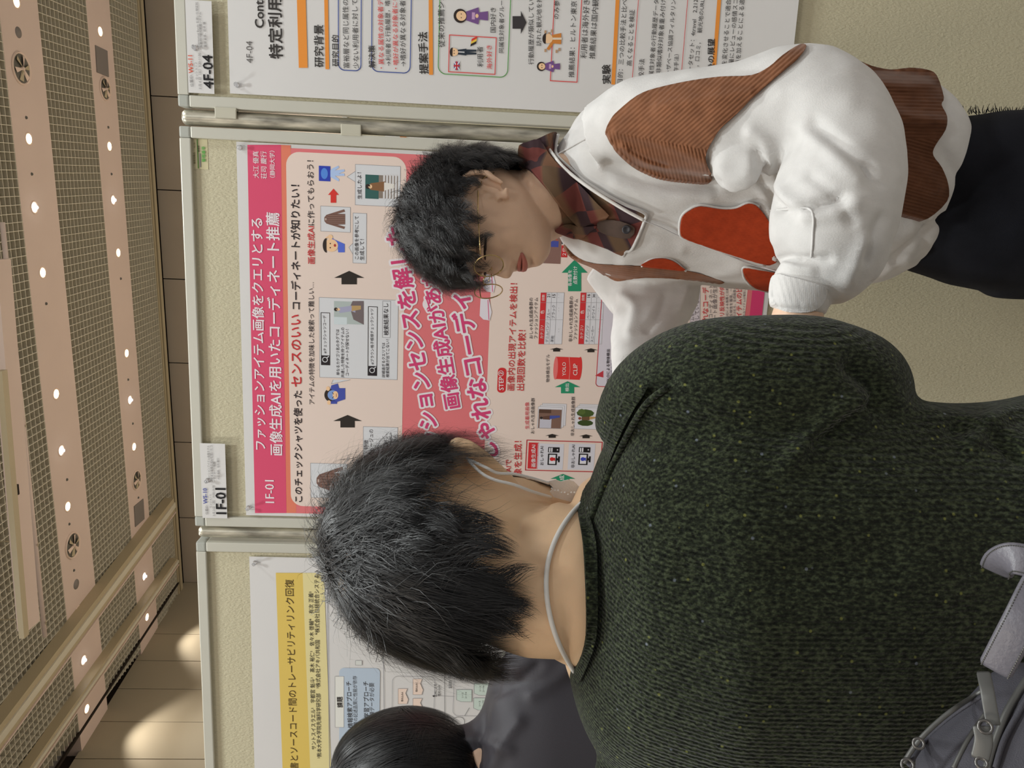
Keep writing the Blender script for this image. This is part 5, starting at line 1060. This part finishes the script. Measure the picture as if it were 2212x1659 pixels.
# face details: eye, lashes, brow, lips
def on_face(x, z, off=0.0):   # local face point by ray towards the head axis
    o = MB_@Vector((x, .2, z)); d = (MB_.to_3x3()@Vector((0, -1, 0))).normalized(); h = bvB.ray_cast(o, d); return h[0]-d*off if h[0] else o
m_lid = mat('lash_line', srgb(40, 26, 22), .6); m_lip = mat('lips', srgb(176, 104, 92), .45, .4); m_mouth = mat('mouth_dark', srgb(60, 24, 22), .6); m_brow = mat('brow_hair', srgb(48, 38, 34), .7)
fB_ = MB_.to_3x3()@Vector((0, 1, 0))
for s in (1, -1):
    c = on_face(s*.0315, .005, -.0092); ey = tag(empty('eye', tuple(c)), None); ey.parent = PB; ey.matrix_parent_inverse = Matrix.Translation(PB.location).inverted()
    g = MB(); g.lathe([(.0095*math.sin(a), .0095*math.cos(a)) for a in np.linspace(0.001, 3.14, 12)], 20, Matrix.Translation(c) @ (fB_-UZ*.5).to_track_quat('Z', 'Y').to_matrix().to_4x4()); g.build('eyeball', mat('eye_white', srgb(222, 214, 206), .2, .5), ey, True)
    g = MB(); g.lathe([(.0001, .0101), (.0048, .0094), (.005, .008)], 16, Matrix.Translation(c) @ (fB_-UZ*.5).to_track_quat('Z', 'Y').to_matrix().to_4x4()); g.build('iris', mat('iris_dark', srgb(30, 20, 16), .15, .6), ey, True)
    lid = [on_face(s*(.0315+dx), .001+.001*(1-(dx/.016)**2)-.001*(dx*s > 0), .0012) for dx in np.linspace(-.015, .016, 9)]
    g = MB(); g.tube(lid, [.0008, .0013, .0016, .0018, .0018, .0018, .0016, .0014, .001], 8); g.build('upper_lash', m_lid, ey, True)
    lid2 = [on_face(s*(.0315+dx), .0062+.0022*(1-(dx/.016)**2), .0) for dx in np.linspace(-.016, .017, 9)]
    g = MB(); g.tube(lid2, [.003, .0045, .0052, .0056, .0056, .0056, .0052, .0045, .003], 10); g.build('eyelid', m_skin, ey, True)
    br = [on_face(s*(.033+dx), .031+.004*(1-((dx-.004)/.02)**2), .001) for dx in np.linspace(-.02, .022, 9)]
    g = MB(); g.tube(br, [.0012, .0024, .003, .003, .003, .0028, .0024, .0018, .001], 8, True, .8); g.build('eyebrow', m_brow, PB, True)
xs_ = np.linspace(-.023, .023, 13)
up_ = [on_face(x, -.0495-.0035*(abs(x)/.023)**2, .0008) for x in xs_]; lo_ = [on_face(x, -.0585+.0055*(abs(x)/.023)**2, .0012) for x in xs_]; mi_ = [on_face(x, -.0535, .0016) for x in xs_[1:-1]]
g = MB(); g.tube(up_, [.0012+.0022*(1-(abs(x)/.024)**2) for x in xs_], 8); g.tube(lo_, [.0012+.0034*(1-(abs(x)/.024)**2) for x in xs_], 8); g.build('lips', m_lip, PB, True)
g = MB(); g.tube(mi_, [.0006+.0016*(1-(abs(x)/.023)**2) for x in xs_[1:-1]], 8); g.build('mouth_gap', m_mouth, PB, True)
# eyeglasses: thin gold wire, round lenses, sitting low
EG = tag(empty('eyeglasses', tuple(on_face(0, -.004))), 'round gold wire eyeglasses on the presenter\'s nose', 'eyeglasses')
m_gold = mat('gold_wire', srgb(196, 170, 120), .25, .6, metal=.9); m_lens = mat('lens_glass', (1, 1, 1, 1), .02, .5, trans=1.0)
m_lens.node_tree.nodes['Principled BSDF'].inputs['IOR'].default_value = 1.02
lc = {}
for s in (1, -1):
    c = Vector((s*.034, .112, -.004)); lc[s] = c; tl = Vector((0, 1, -.12)).normalized(); ux = Vector((1, -s*.10, 0)).normalized(); uz = ux.cross(tl).normalized()
    ring = [MB_@(c+ux*.0235*math.cos(a)+uz*.0215*math.sin(a)) for a in np.linspace(0, 2*math.pi, 41)]
    g = MB(); g.tube(ring, .0009, 8, False); g.build('rim', m_gold, EG, True)
    g = MB(); pts = [MB_@(c+ux*.0232*math.cos(a)+uz*.0212*math.sin(a)) for a in np.linspace(0, 2*math.pi, 33)[:-1]]; off_ = (MB_.to_3x3()@tl)*.0012
    g.add([p for p in pts]+[p+off_ for p in pts], [tuple(range(32)), tuple(range(32, 64))[::-1]]+[(i, 32+i, 32+(i+1) % 32, (i+1) % 32) for i in range(32)]); g.build('lens', m_lens, EG)
    g = MB(); g.tube([MB_@Vector(p) for p in ((s*.057, .108, .008), (s*.066, .095, .009), (s*.0765, .05, .012), (s*.079, .01, .012), (s*.08, -.012, .004), (s*.079, -.022, -.012))], .0009, 8); g.build('temple', m_gold, EG, True)
    g = MB(); g.tube([MB_@Vector((s*.012, .108, -.004)), MB_@Vector((s*.009, .101, -.006))], .0006, 6); g.lathe([(.0001, .001), (.003, .0005), (.003, -.0005), (.0001, -.001)], 10, Matrix.Translation(MB_@Vector((s*.009, .1, -.008)))); g.build('nose_pad', m_gold, EG, True)
g = MB(); g.tube([MB_@Vector(p) for p in ((-.0115, .1135, 0), (-.005, .1165, .004), (.005, .1165, .004), (.0115, .1135, 0))], .0009, 8); g.build('bridge', m_gold, EG, True)

# ================================================================== the listener in the green sweater (nearest)
m_green = bpy.data.materials.new('green_tweed_knit'); m_green.use_nodes = True; nt = m_green.node_tree; bb = nt.nodes['Principled BSDF']
bb.inputs['Roughness'].default_value = .9; bb.inputs['Specular IOR Level'].default_value = .1; bb.inputs['Sheen Weight'].default_value = .12
tc = nt.nodes.new('ShaderNodeTexCoord'); mp = nt.nodes.new('ShaderNodeMapping'); mp.inputs['Rotation'].default_value = (0, 0, -YAW); nt.links.new(tc.outputs['Object'], mp.inputs[0])
mp2 = nt.nodes.new('ShaderNodeMapping'); mp2.inputs['Scale'].default_value = (1, 1, .55); nt.links.new(mp.outputs[0], mp2.inputs[0])
n1 = nt.nodes.new('ShaderNodeTexNoise'); n1.inputs['Scale'].default_value = 420; n1.inputs['Detail'].default_value = 4; nt.links.new(mp2.outputs[0], n1.inputs['Vector'])
cr = nt.nodes.new('ShaderNodeValToRGB'); e = cr.color_ramp.elements; e[0].position = .34; e[0].color = srgb(15, 19, 13); e[1].position = .66; e[1].color = srgb(66, 74, 54); x = e.new(.5); x.color = srgb(37, 43, 31)
nt.links.new(n1.outputs[0], cr.inputs[0])
vo = nt.nodes.new('ShaderNodeTexVoronoi'); vo.inputs['Scale'].default_value = 100; nt.links.new(mp.outputs[0], vo.inputs['Vector'])
fk = nt.nodes.new('ShaderNodeMapRange'); fk.inputs[1].default_value = .16; fk.inputs[2].default_value = .07; fk.inputs[3].default_value = 0; fk.inputs[4].default_value = .7; nt.links.new(vo.outputs['Distance'], fk.inputs[0])
fc = nt.nodes.new('ShaderNodeValToRGB'); e = fc.color_ramp.elements; e[0].color = srgb(128, 132, 70); e[1].color = srgb(120, 128, 140); fc.color_ramp.interpolation = 'CONSTANT'; e[1].position = .75; sp = nt.nodes.new('ShaderNodeSeparateColor'); nt.links.new(vo.outputs['Color'], sp.inputs[0]); nt.links.new(sp.outputs[0], fc.inputs[0])
gt = nt.nodes.new('ShaderNodeMath'); gt.operation = 'GREATER_THAN'; gt.inputs[1].default_value = .5; nt.links.new(sp.outputs[1], gt.inputs[0]); mu = nt.nodes.new('ShaderNodeMath'); mu.operation = 'MULTIPLY'; nt.links.new(gt.outputs[0], mu.inputs[0]); nt.links.new(fk.outputs[0], mu.inputs[1])
mx = nt.nodes.new('ShaderNodeMix'); mx.data_type = 'RGBA'; nt.links.new(mu.outputs[0], mx.inputs[0]); nt.links.new(cr.outputs[0], mx.inputs[6]); nt.links.new(fc.outputs[0], mx.inputs[7]); nt.links.new(mx.outputs[2], bb.inputs[0])
wv = nt.nodes.new('ShaderNodeTexWave'); wv.inputs['Scale'].default_value = 88; wv.bands_direction = 'X'; wv.inputs['Distortion'].default_value = 2.2; wv.inputs['Detail'].default_value = 2; wv.inputs['Detail Scale'].default_value = 3; nt.links.new(mp.outputs[0], wv.inputs[0])
ad = nt.nodes.new('ShaderNodeMath'); ad.operation = 'ADD'; nt.links.new(wv.outputs['Fac'], ad.inputs[0]); nt.links.new(n1.outputs[0], ad.inputs[1])
bp = nt.nodes.new('ShaderNodeBump'); bp.inputs['Strength'].default_value = .6; bp.inputs['Distance'].default_value = .0022; nt.links.new(ad.outputs[0], bp.inputs['Height']); nt.links.new(bp.outputs[0], bb.inputs['Normal'])

PA = tag(empty('person', tuple(V3(1700, 1240, .7))[:2]+(0,)), 'nearest person, back view, in a dark green tweed knit sweater and white mask', 'person')
hcA = V3(1020, 1195, .735); thA = math.radians(18); fA = H2*math.cos(thA)+H1*math.sin(thA); axA = head_axes(fA, math.radians(16), math.radians(6)); MA_ = frame_of(hcA, axA)
g = MB(); head_mesh(g, hcA, axA, (1,))
ptube(g, [(1000, 1012, .735, .006), (980, 964, .728, .006), (1000, 966, .726, .009), (1035, 992, .726, .0105), (1072, 1026, .732, .0105), (1100, 1047, .735, .0085), (1112, 1058, .74, .005)], 18)
ptube(g, [(1400, 1200, .73, .04), (1440, 900, .69, .03), (1640, 848, .665, .03), (1830, 850, .69, .03), (1858, 872, .84, .028), (1876, 892, .93, .026)], 16)
ptube(g, [(1060, 1075, .76, .016), (1095, 1075, .765, .021), (1135, 1079, .768, .021), (1180, 1097, .77, .021), (1225, 1115, .77, .02)], 18)
ptube(g, [(1010, 1010, .735, .010), (1050, 1035, .735, .012), (1085, 1050, .738, .010)], 14)
wtube(g, [(*(MA_@Vector((0, -.03, -.02))), .054), (*(MA_@Vector((0, -.035, -.08))), .055), (*V3(1185, 1220, .71), .057), (*V3(1225, 1245, .70), .063), (*V3(1262, 1262, .705), .072), (*V3(1320, 1275, .72), .075)], 40, 6)
sL = H1; 
ell_loft(g, [(V3(1228, 1268, .72), H1*.075, H2*.055), (V3(1250, 1272, .73), H1*.10, H2*.06), (V3(1310, 1272, .74), H1*.12, H2*.06), (V3(1400, 1272, .74), H1*.12, H2*.06)], 40)
wtube(g, [(*V3(1866, 880, .86), .03), (*V3(1876, 892, .92), .028), (*V3(1880, 898, .95), .026)], 18, 3); hand_parts(g, V3(1881, 899, .955), H2-H1*.3+UZ*.1, -H1, .5, .18, 1)
bodyA = remesh(g, .003, 4, .5, 'body'); link('body', bodyA, m_skin2, PA, True); bvA = bvh_of(bodyA)
g = MB()
torso(g, [(1234, 1150, 1410, .71), (1244, 1100, 1470, .705), (1268, 1042, 1570, .70), (1300, 965, 1640, .695), (1350, 880, 1690, .69), (1440, 830, 1730, .685), (1520, 812, 1750, .68), (1620, 815, 1745, .68), (1740, 830, 1735, .68), (1860, 850, 1720, .68), (1970, 862, 1705, .68), (2080, 864, 1700, .68), (2180, 858, 1700, .68), (2320, 840, 1710, .69), (2450, 850, 1700, .69)], .69, 0, .2, .125, 56, 2.4)
ptube(g, [(1378, 960, .70, .045), (1430, 885, .68, .056), (1520, 852, .66, .062), (1640, 848, .655, .063), (1760, 848, .66, .063), (1826, 848, .675, .055), (1838, 850, .73, .05), (1850, 868, .80, .043), (1868, 885, .88, .036)], 32)
ptube(g, [(1378, 1600, .70, .045), (1430, 1680, .68, .056), (1560, 1730, .66, .062), (1760, 1745, .66, .058), (1900, 1745, .68, .05), (1900, 1730, .8, .042), (1880, 1700, .9, .036)], 32)
swA = remesh(g, .0045, 6, .5, 'sweater'); wrinkle(swA, .006, 7, 5)
sculpt(swA, [([(1335, 900), (1400, 850), (1450, 820)], -.004, 12), ([(1700, 1000), (1800, 900), (1880, 862)], .006, 22), ([(1760, 960), (1840, 900), (1890, 880)], -.006, 12), ([(1850, 790), (1890, 830), (1900, 862)], -.012, 26), ([(1950, 880), (2050, 900), (2212, 960)], .005, 26),
    ([(2100, 950), (2160, 900), (2212, 880)], .008, 22), ([(2060, 930), (2130, 940), (2200, 990)], -.006, 16), ([(1500, 1250), (1700, 1240), (1900, 1200)], -.004, 60)])
SA = link('sweater', swA, m_green, PA, True); bvG = bvh_of(swA)
# raised yoke seam from the neck to the shoulder and the rib collar
patch('rib_collar', [(1252, 1095), (1252, 1120), (1259, 1160), (1263, 1200), (1266, 1260), (1268, 1320), (1267, 1380), (1258, 1420), (1240, 1462), (1238, 1470), (1252, 1474), (1272, 1430), (1288, 1380), (1292, 1300), (1290, 1200), (1284, 1150), (1272, 1110), (1262, 1085)], bvh_of(swA, bodyA), 2.2, .010, m_green, SA, lambda x, y: y/5.0, .0012, 12, 2, .016)
patch('rib_collar', [(1258, 1098), (1262, 1066), (1284, 1036), (1298, 1005), (1308, 975), (1311, 950), (1325, 915), (1345, 868), (1356, 850), (1400, 835), (1372, 880), (1345, 930), (1322, 985), (1302, 1035), (1284, 1080), (1272, 1115)], bvh_of(swA, bodyA), 2.2, .009, m_green, SA, lambda x, y: (y*.9-x*.42)/5.0, .0013, 12, 2, .02)
g = MB(); g.tube(drop([(1270, 1135), (1290, 1085), (1312, 1030), (1340, 970), (1368, 915), (1400, 868), (1440, 838)], bvG, .004, fallback=.6), .0028, 8); g.build('yoke_seam', m_green, SA, True)
hipA = V3(2400, 1270, .69); g = MB()
ell_loft(g, [(Vector((hipA.x, hipA.y, 1.0)), H1*.15, H2*.11), (Vector((hipA.x, hipA.y, .85)), H1*.17, H2*.125), (Vector((hipA.x, hipA.y, .76)), H1*.165, H2*.12)], 32)
for s in (1, -1):
    c = Vector((hipA.x, hipA.y, 0))+H1*s*.085
    ell_loft(g, [(c+UZ*.8, H1*.082, H2*.115), (c+UZ*.45, H1*.068, H2*.08), (c+UZ*.06, H1*.055, H2*.065)], 24)
link('trousers', remesh(g, .01, 3, .5, 'trousers'), m_trou, PA, True); shoes(PA, hipA, H1, H2, .085)
HA_ = (.092, .112, .130)
lenA = lambda P: np.where((P[:, 0] < -.35) & (P[:, 2] < .65), .35, np.where(P[:, 2] < -.0, .3, np.where(P[:, 2] < .3, .7, 1.0)))
def maskA(P):
    x, y, z = P[:, 0], P[:, 1], P[:, 2]; lim = np.where(y > .3, .3, np.where(y > -.2, np.where(x < 0, .40, .2)+.12*np.clip((y+.1)/.4, 0, 1), -.32+.06*np.sin(x*9)))
    return (z > lim) & ((z > .34) | (np.where(x < 0, .76+1.1*np.minimum(z, 0), .95+.35*z) > np.abs(x)))
g = MB(); cap_mesh(g, hcA, axA, (HA_[0]*1.0, HA_[1]*1.0, HA_[2]*.985), maskA, seed=4, amp=.025); ha = link('hair', g.mesh('hair'), m_cap, PA, True); cA = hcA+Vector(axA[:, 2])*.012
hair('hair_strands', cA, axA, HA_, (.12, -.62, .72), maskA, 20000, .115, .00062, m_hair2, ha, curl=.05, cfreq=1.0, lift=.20, clumps=150, clump=.78, seg=9, seed=11, gravity=.10, tip_out=.05, jit=.5, lenf=lenA)
hair('hair_strands', cA, axA, HA_, (.12, -.62, .72), lambda P: maskA(P) & (P[:, 2] > .25), 2600, .075, .0006, m_hair2, ha, curl=.10, cfreq=1.2, lift=.26, clumps=300, clump=.55, seg=9, seed=12, tip_out=.10, jit=.7)
hair('hair_strands', cA, axA, HA_, (.05, -.2, 1), lambda P: maskA(P) & (P[:, 2] < -.12) & (P[:, 1] < -.2), 6500, .030, .0006, m_hair2, ha, curl=.02, cfreq=.8, lift=.05, clumps=260, clump=.35, seg=7, seed=13, gravity=.8, jit=.3)
# white cord round the neck
NC = tag(empty('neck_cord', tuple(V3(1190, 1270, .63))), 'white cord hanging round the bare neck of the person in the green sweater', 'cord')
bvN = bvh_of(bodyA, swA)
g = MB(); g.tube(drop([(1256, 1087), (1236, 1108), (1212, 1142), (1194, 1180), (1183, 1220), (1180, 1262), (1184, 1310), (1196, 1360), (1214, 1405), (1240, 1450)], bvN, .0028, fallback=.66), .0022, 10); g.build('cord', mat('cord_white', srgb(232, 230, 226), .5), NC, True)
# face mask, seen past the cheek, with its two ear loops
FM = tag(empty('face_mask', tuple(V3(1215, 1065, .76))), 'white pleated face mask of the nearest person, seen past the cheek', 'face mask')
m_mask = mat('mask_fabric', srgb(244, 244, 244), .8, .2, bump=.3, bscale=700)
def mcol(f, z, w, sh=0): return (f, z, w)
g = MB(); V = []; nA, nB = 28, 14
for i in range(nA+1):
    for j in range(nB+1):
        u = -1+2*i/nA; v = -1+2*j/nB; a = u*.98; rr = .088+.006*math.sin(j*2.2)*(1-abs(u)**4); bulge = 1-.35*v*v*(1-abs(u))
        z = -.050+v*.048*(1-.32*abs(u)**3); x = math.sin(a)*.074*(1 if v > -.4 else .92); y = math.cos(a)*(.102+.012*bulge+.003*math.sin(j*2.2))-.004
        V.append(MA_@Vector((x, y, z)))
Fc = [(i*(nB+1)+j, (i+1)*(nB+1)+j, (i+1)*(nB+1)+j+1, i*(nB+1)+j+1) for i in range(nA) for j in range(nB)]
N_ = len(V); V2 = [v+(hcA-v).normalized()*.0015 for v in V]; g.add(V+V2, Fc+[tuple(k+N_ for k in f)[::-1] for f in Fc]); g.build('mask_panel', m_mask, FM, True)
g = MB()
flap = [(1182, 1040), (1200, 1036), (1212, 1040), (1228, 1036), (1240, 1040), (1252, 1052), (1260, 1070), (1258, 1088), (1240, 1086), (1218, 1080), (1196, 1074), (1188, 1062), (1196, 1055), (1188, 1047)]
q = [V3(a, b, .742+.0003*(b-1040)) for a, b in flap]; tri = tessellate_polygon([[Vector((a, b, 0)) for a, b in flap]]); nF = len(q)
g.add(q+[p+H2*.0015 for p in q], [tuple(t) for t in tri]+[tuple(k+nF for k in t)[::-1] for t in tri]+[(i, (i+1) % nF, nF+(i+1) % nF, nF+i) for i in range(nF)]); g.build('folded_side', m_mask, FM)
for k in range(8):
    p = V3(1192+k*7, 1066-abs(k-5)*2.2+ (2 if k % 2 else 0), .7395); g = MB(); g.lathe([(.0001, .0006), (.0008, .0003), (.0009, 0)], 8, Matrix.Translation(p) @ (Vector(CAMP)-p).to_track_quat('Z', 'Y').to_matrix().to_4x4()); g.build('weld_dot', mat('weld_white', srgb(240, 240, 238), .4), FM)
for pts in ([(1008, 990, .715), (1050, 1010, .70), (1075, 1022, .705), (1110, 1024, .715), (1150, 1033, .73), (1186, 1044, .742)], [(1012, 995, .712), (1040, 1022, .695), (1070, 1037, .69), (1110, 1047, .695), (1150, 1062, .71), (1190, 1074, .735)]):
    g = MB(); g.tube([V3(*p) for p in catmull([list(q) for q in pts], 5)], .0014, 8); g.build('ear_loop', m_mask, FM, True)

# ================================================================== the person at the camera-left edge (dark jacket)
m_nylon = mat('nylon_jacket', srgb(56, 54, 60), .55, .35, var=.06, vscale=8, bump=.15, bscale=900)
PC = tag(empty('person', tuple(V3(1300, 1640, 1.3))[:2]+(0,)), 'person with smooth black hair and dark grey nylon jacket at the camera-left edge', 'person')
hcC = V3(895, 1662, 1.3); fC = H2*math.cos(math.radians(-15))+H1*math.sin(math.radians(-15)); axC = head_axes(fC, math.radians(8)); MC_ = frame_of(hcC, axC)
g = MB(); head_mesh(g, hcC, axC); wtube(g, [(*(MC_@Vector((0, -.03, -.03))), .054), (*V3(985, 1662, 1.31), .05), (*V3(1040, 1662, 1.32), .05)], 30, 5)
wtube(g, [(*V3(1560, 1440, 1.3), .028), (*V3(1640, 1430, 1.26), .026)], 14, 3); hand_parts(g, V3(1650, 1430, 1.255), -UZ, -H1, .35); ptube(g, [(1040, 1662, 1.29, .05), (1120, 1600, 1.3, .05), (1180, 1440, 1.3, .03), (1400, 1415, 1.31, .03), (1560, 1440, 1.3, .028)], 16)
bodyC = remesh(g, .0035, 3, .5, 'body'); link('body', bodyC, m_skin, PC, True)
g = MB(); torso(g, [(920, 1588, 1742), (945, 1576, 1754), (975, 1568, 1762), (1008, 1560, 1772), (1035, 1530, 1800), (1055, 1462, 1870), (1085, 1418, 1915), (1130, 1392, 1940), (1190, 1372, 1960), (1280, 1372, 1965), (1450, 1400, 1950), (1700, 1410, 1940), (1900, 1410, 1940)], 1.3, math.radians(-12), .22, .13)
ptube(g, [(1110, 1440, 1.3, .05), (1170, 1418, 1.3, .062), (1260, 1405, 1.3, .06), (1400, 1410, 1.31, .055), (1500, 1425, 1.3, .048), (1580, 1435, 1.28, .036)], 24); ptube(g, [(1110, 1890, 1.3, .05), (1170, 1915, 1.3, .062), (1400, 1930, 1.3, .055), (1580, 1930, 1.28, .038)], 24)
jk = remesh(g, .006, 5, .5, 'jacket'); wrinkle(jk, .008, 8, 9)
sculpt(jk, [([(1030, 1640), (1050, 1530), (1090, 1440)], -.006, 8), ([(1000, 1600), (1040, 1600), (1100, 1620)], .005, 12), ([(1060, 1500), (1110, 1480), (1160, 1440)], -.006, 12), ([(1120, 1560), (1090, 1600), (1060, 1659)], .006, 14), ([(1150, 1500), (1200, 1470), (1230, 1440)], .006, 16)])
JC = link('jacket', jk, m_nylon, PC, True)
hipC = V3(1900, 1670, 1.3); g = MB(); ell_loft(g, [(Vector((hipC.x, hipC.y, 1.0)), H1*.15, H2*.11), (Vector((hipC.x, hipC.y, .8)), H1*.17, H2*.12)], 32)
for s in (1, -1):
    c = Vector((hipC.x, hipC.y, 0))+H1*s*.085; ell_loft(g, [(c+UZ*.84, H1*.082, H2*.11), (c+UZ*.45, H1*.066, H2*.075), (c+UZ*.06, H1*.055, H2*.065)], 24)
link('trousers', remesh(g, .012, 3, .5, 'trousers'), m_trou, PC, True); shoes(PC, hipC, H1, H2, .085)
HC_ = (.096, .116, .127)
maskC = lambda P: P[:, 2] > np.where(P[:, 1] > .3, .3, np.where(P[:, 1] > -.1, -.05, -.5))
g = MB(); cap_mesh(g, hcC, axC, tuple(v*1.0 for v in HC_), maskC, seed=6, amp=.02); hc = link('hair', g.mesh('hair'), m_cap, PC, True)
hair('hair_strands', hcC+Vector(axC[:, 2])*.012, axC, HC_, (.15, -.5, .8), maskC, 11000, .11, .001, m_hair2, hc, curl=.006, cfreq=.6, lift=.05, clumps=120, clump=.35, seg=8, seed=21, gravity=.15, jit=.15)

# ================================================================== bag at the lower camera-left corner
m_bag = mat('bag_canvas', srgb(72, 71, 78), .75, .3, var=.05, vscale=25, bump=.35, bscale=1400); m_leather = mat('grey_leather', srgb(104, 102, 110), .38, .5, var=.05, vscale=40, bump=.2, bscale=400); m_zip = mat('zip_grey', srgb(96, 96, 94), .4, .5, metal=.3)
BG = tag(empty('bag', tuple(V3(2150, 1560, .5))), 'dark grey canvas bag with leather straps and zips, in front of the green sweater', 'bag')
o0 = V3(1948, 1668, .50); o1 = V3(2236, 1372, .50); Lx = (o1-o0); LL = Lx.length; Lx.normalize(); toC = (Vector(CAMP)-o0).normalized(); Nd = Lx.cross(toC).normalized()
if Nd.dot(UP) > 0: Nd = -Nd
Dp = Lx.cross(Nd).normalized()
if Dp.dot(FW) < 0: Dp = -Dp
def bagP(u, v, w): return o0+Lx*u*LL+Nd*v+Dp*w      # u along the top edge, v down the bag, w away
g = MB(); rings = []
for v, hw, hd, cu in ((-.004, .30, .010, .45), (.004, .42, .026, .47), (.018, .50, .042, .48), (.045, .555, .052, .48), (.10, .58, .058, .48), (.2, .6, .06, .48), (.3, .58, .055, .48)):
    rings.append((bagP(cu, v, .045), Lx*hw*LL, Dp*hd))
ell_loft(g, rings, 56, 3.2); bm_ = remesh(g, .004, 3, .5, 'bag_body'); wrinkle(bm_, .004, 12, 4); link('bag_body', bm_, m_bag, BG, True); bvb = bvh_of(bm_)
def bline(pts, r, name, mt, off=.001, flat=1.0): g = MB(); g.tube(drop(pts, bvb, off, fallback=.5), r, 8, True, flat); return g.build(name, mt, BG, True)
bline([(1952, 1648), (1985, 1600), (2030, 1556), (2075, 1522), (2130, 1488)], .0016, 'zip_piping', m_zip, .001); bline([(1962, 1655), (1994, 1606), (2036, 1564), (2080, 1530), (2128, 1500)], .0026, 'zip_tape', m_bag, .0005, .5)
bline([(2132, 1659), (2150, 1600), (2180, 1530), (2230, 1450)], .0024, 'zip_piping', m_zip, .0012); bline([(2060, 1659), (2090, 1600), (2130, 1540)], .0015, 'panel_seam', m_zip, .0004); bline([(2150, 1659), (2168, 1600), (2200, 1540), (2230, 1490)], .0018, 'panel_seam', m_bag, .0012)
def strap(pts, w, th, name, mt, par, stitch=False):   # padded flat strap: (ix, iy, depth)
    Q = [V3(*p) for p in catmull([list(q) for q in pts], 6)]; V = []; n = 16; S1, S2 = [], []; N = len(Q)
    for i, p in enumerate(Q):
        t = (Q[min(i+1, N-1)]-Q[max(i-1, 0)]).normalized(); view = (Vector(CAMP)-p).normalized(); s_ = t.cross(view).normalized(); nn = s_.cross(t).normalized(); nn = nn if nn.dot(view) > 0 else -nn
        e = .9 if i in (0, N-1) else 1
        for k in range(n):
            a = 2*math.pi*k/n; ca, sa = math.cos(a), math.sin(a); V.append(p+s_*(abs(ca)**.45*(1 if ca > 0 else -1))*w/2*e+nn*(abs(sa)**.7*(1 if sa > 0 else -1))*th/2*e)
        S1.append(p+s_*w*.40+nn*th*.46); S2.append(p-s_*w*.40+nn*th*.46)
    Fc = [(i*n+k, i*n+(k+1) % n, (i+1)*n+(k+1) % n, (i+1)*n+k) for i in range(N-1) for k in range(n)]+[tuple(range(n))[::-1], tuple((N-1)*n+k for k in range(n))]
    g = MB(); g.add(V, Fc); o = g.build(name, mt, par, True)
    if stitch:
        for L_ in (S1, S2):
            g = MB()
            for i in range(len(L_)-1):
                for u in (0, .5): a = L_[i].lerp(L_[i+1], u); b_ = L_[i].lerp(L_[i+1], u+.32); g.tube([a, b_], .00042, 5)
            tag(g.build('edge_stitch', m_zip, o), kind='stuff')
    return o
strap([(2150, 1446, .474), (2176, 1396, .466), (2207, 1336, .462), (2240, 1270, .466), (2270, 1220, .47)], .0185, .0055, 'leather_handle', m_leather, BG, True)
strap([(2152, 1232, .50), (2162, 1215, .488), (2186, 1206, .478), (2222, 1212, .472), (2255, 1220, .47)], .0195, .005, 'leather_loop', m_leather, BG, True)
strap([(2124, 1452, .486), (2132, 1490, .476), (2139, 1530, .472), (2146, 1566, .470)], .0078, .0018, 'webbing_tape', m_zip, BG)
strap([(2120, 1568, .468), (2125, 1600, .466), (2116, 1640, .467)], .0098, .0024, 'pull_tab', m_zip, BG)
def ringo(ix, iy, d, r, name='pull_ring'):
    c = V3(ix, iy, d); v = (Vector(CAMP)-c).normalized(); a = v.cross(UZ).normalized(); b = v.cross(a); g = MB(); g.tube([c+a*r*math.cos(t)+b*r*math.sin(t) for t in np.linspace(0, 6.283, 25)], .0009, 8, False); g.build(name, mat('gunmetal', srgb(110, 108, 106), .3, .5, metal=.8), BG, True)
ringo(2128, 1570, .465, .0036); ringo(1984, 1606, .488, .003); ringo(1960, 1652, .49, .0034); ringo(2120, 1648, .465, .003)
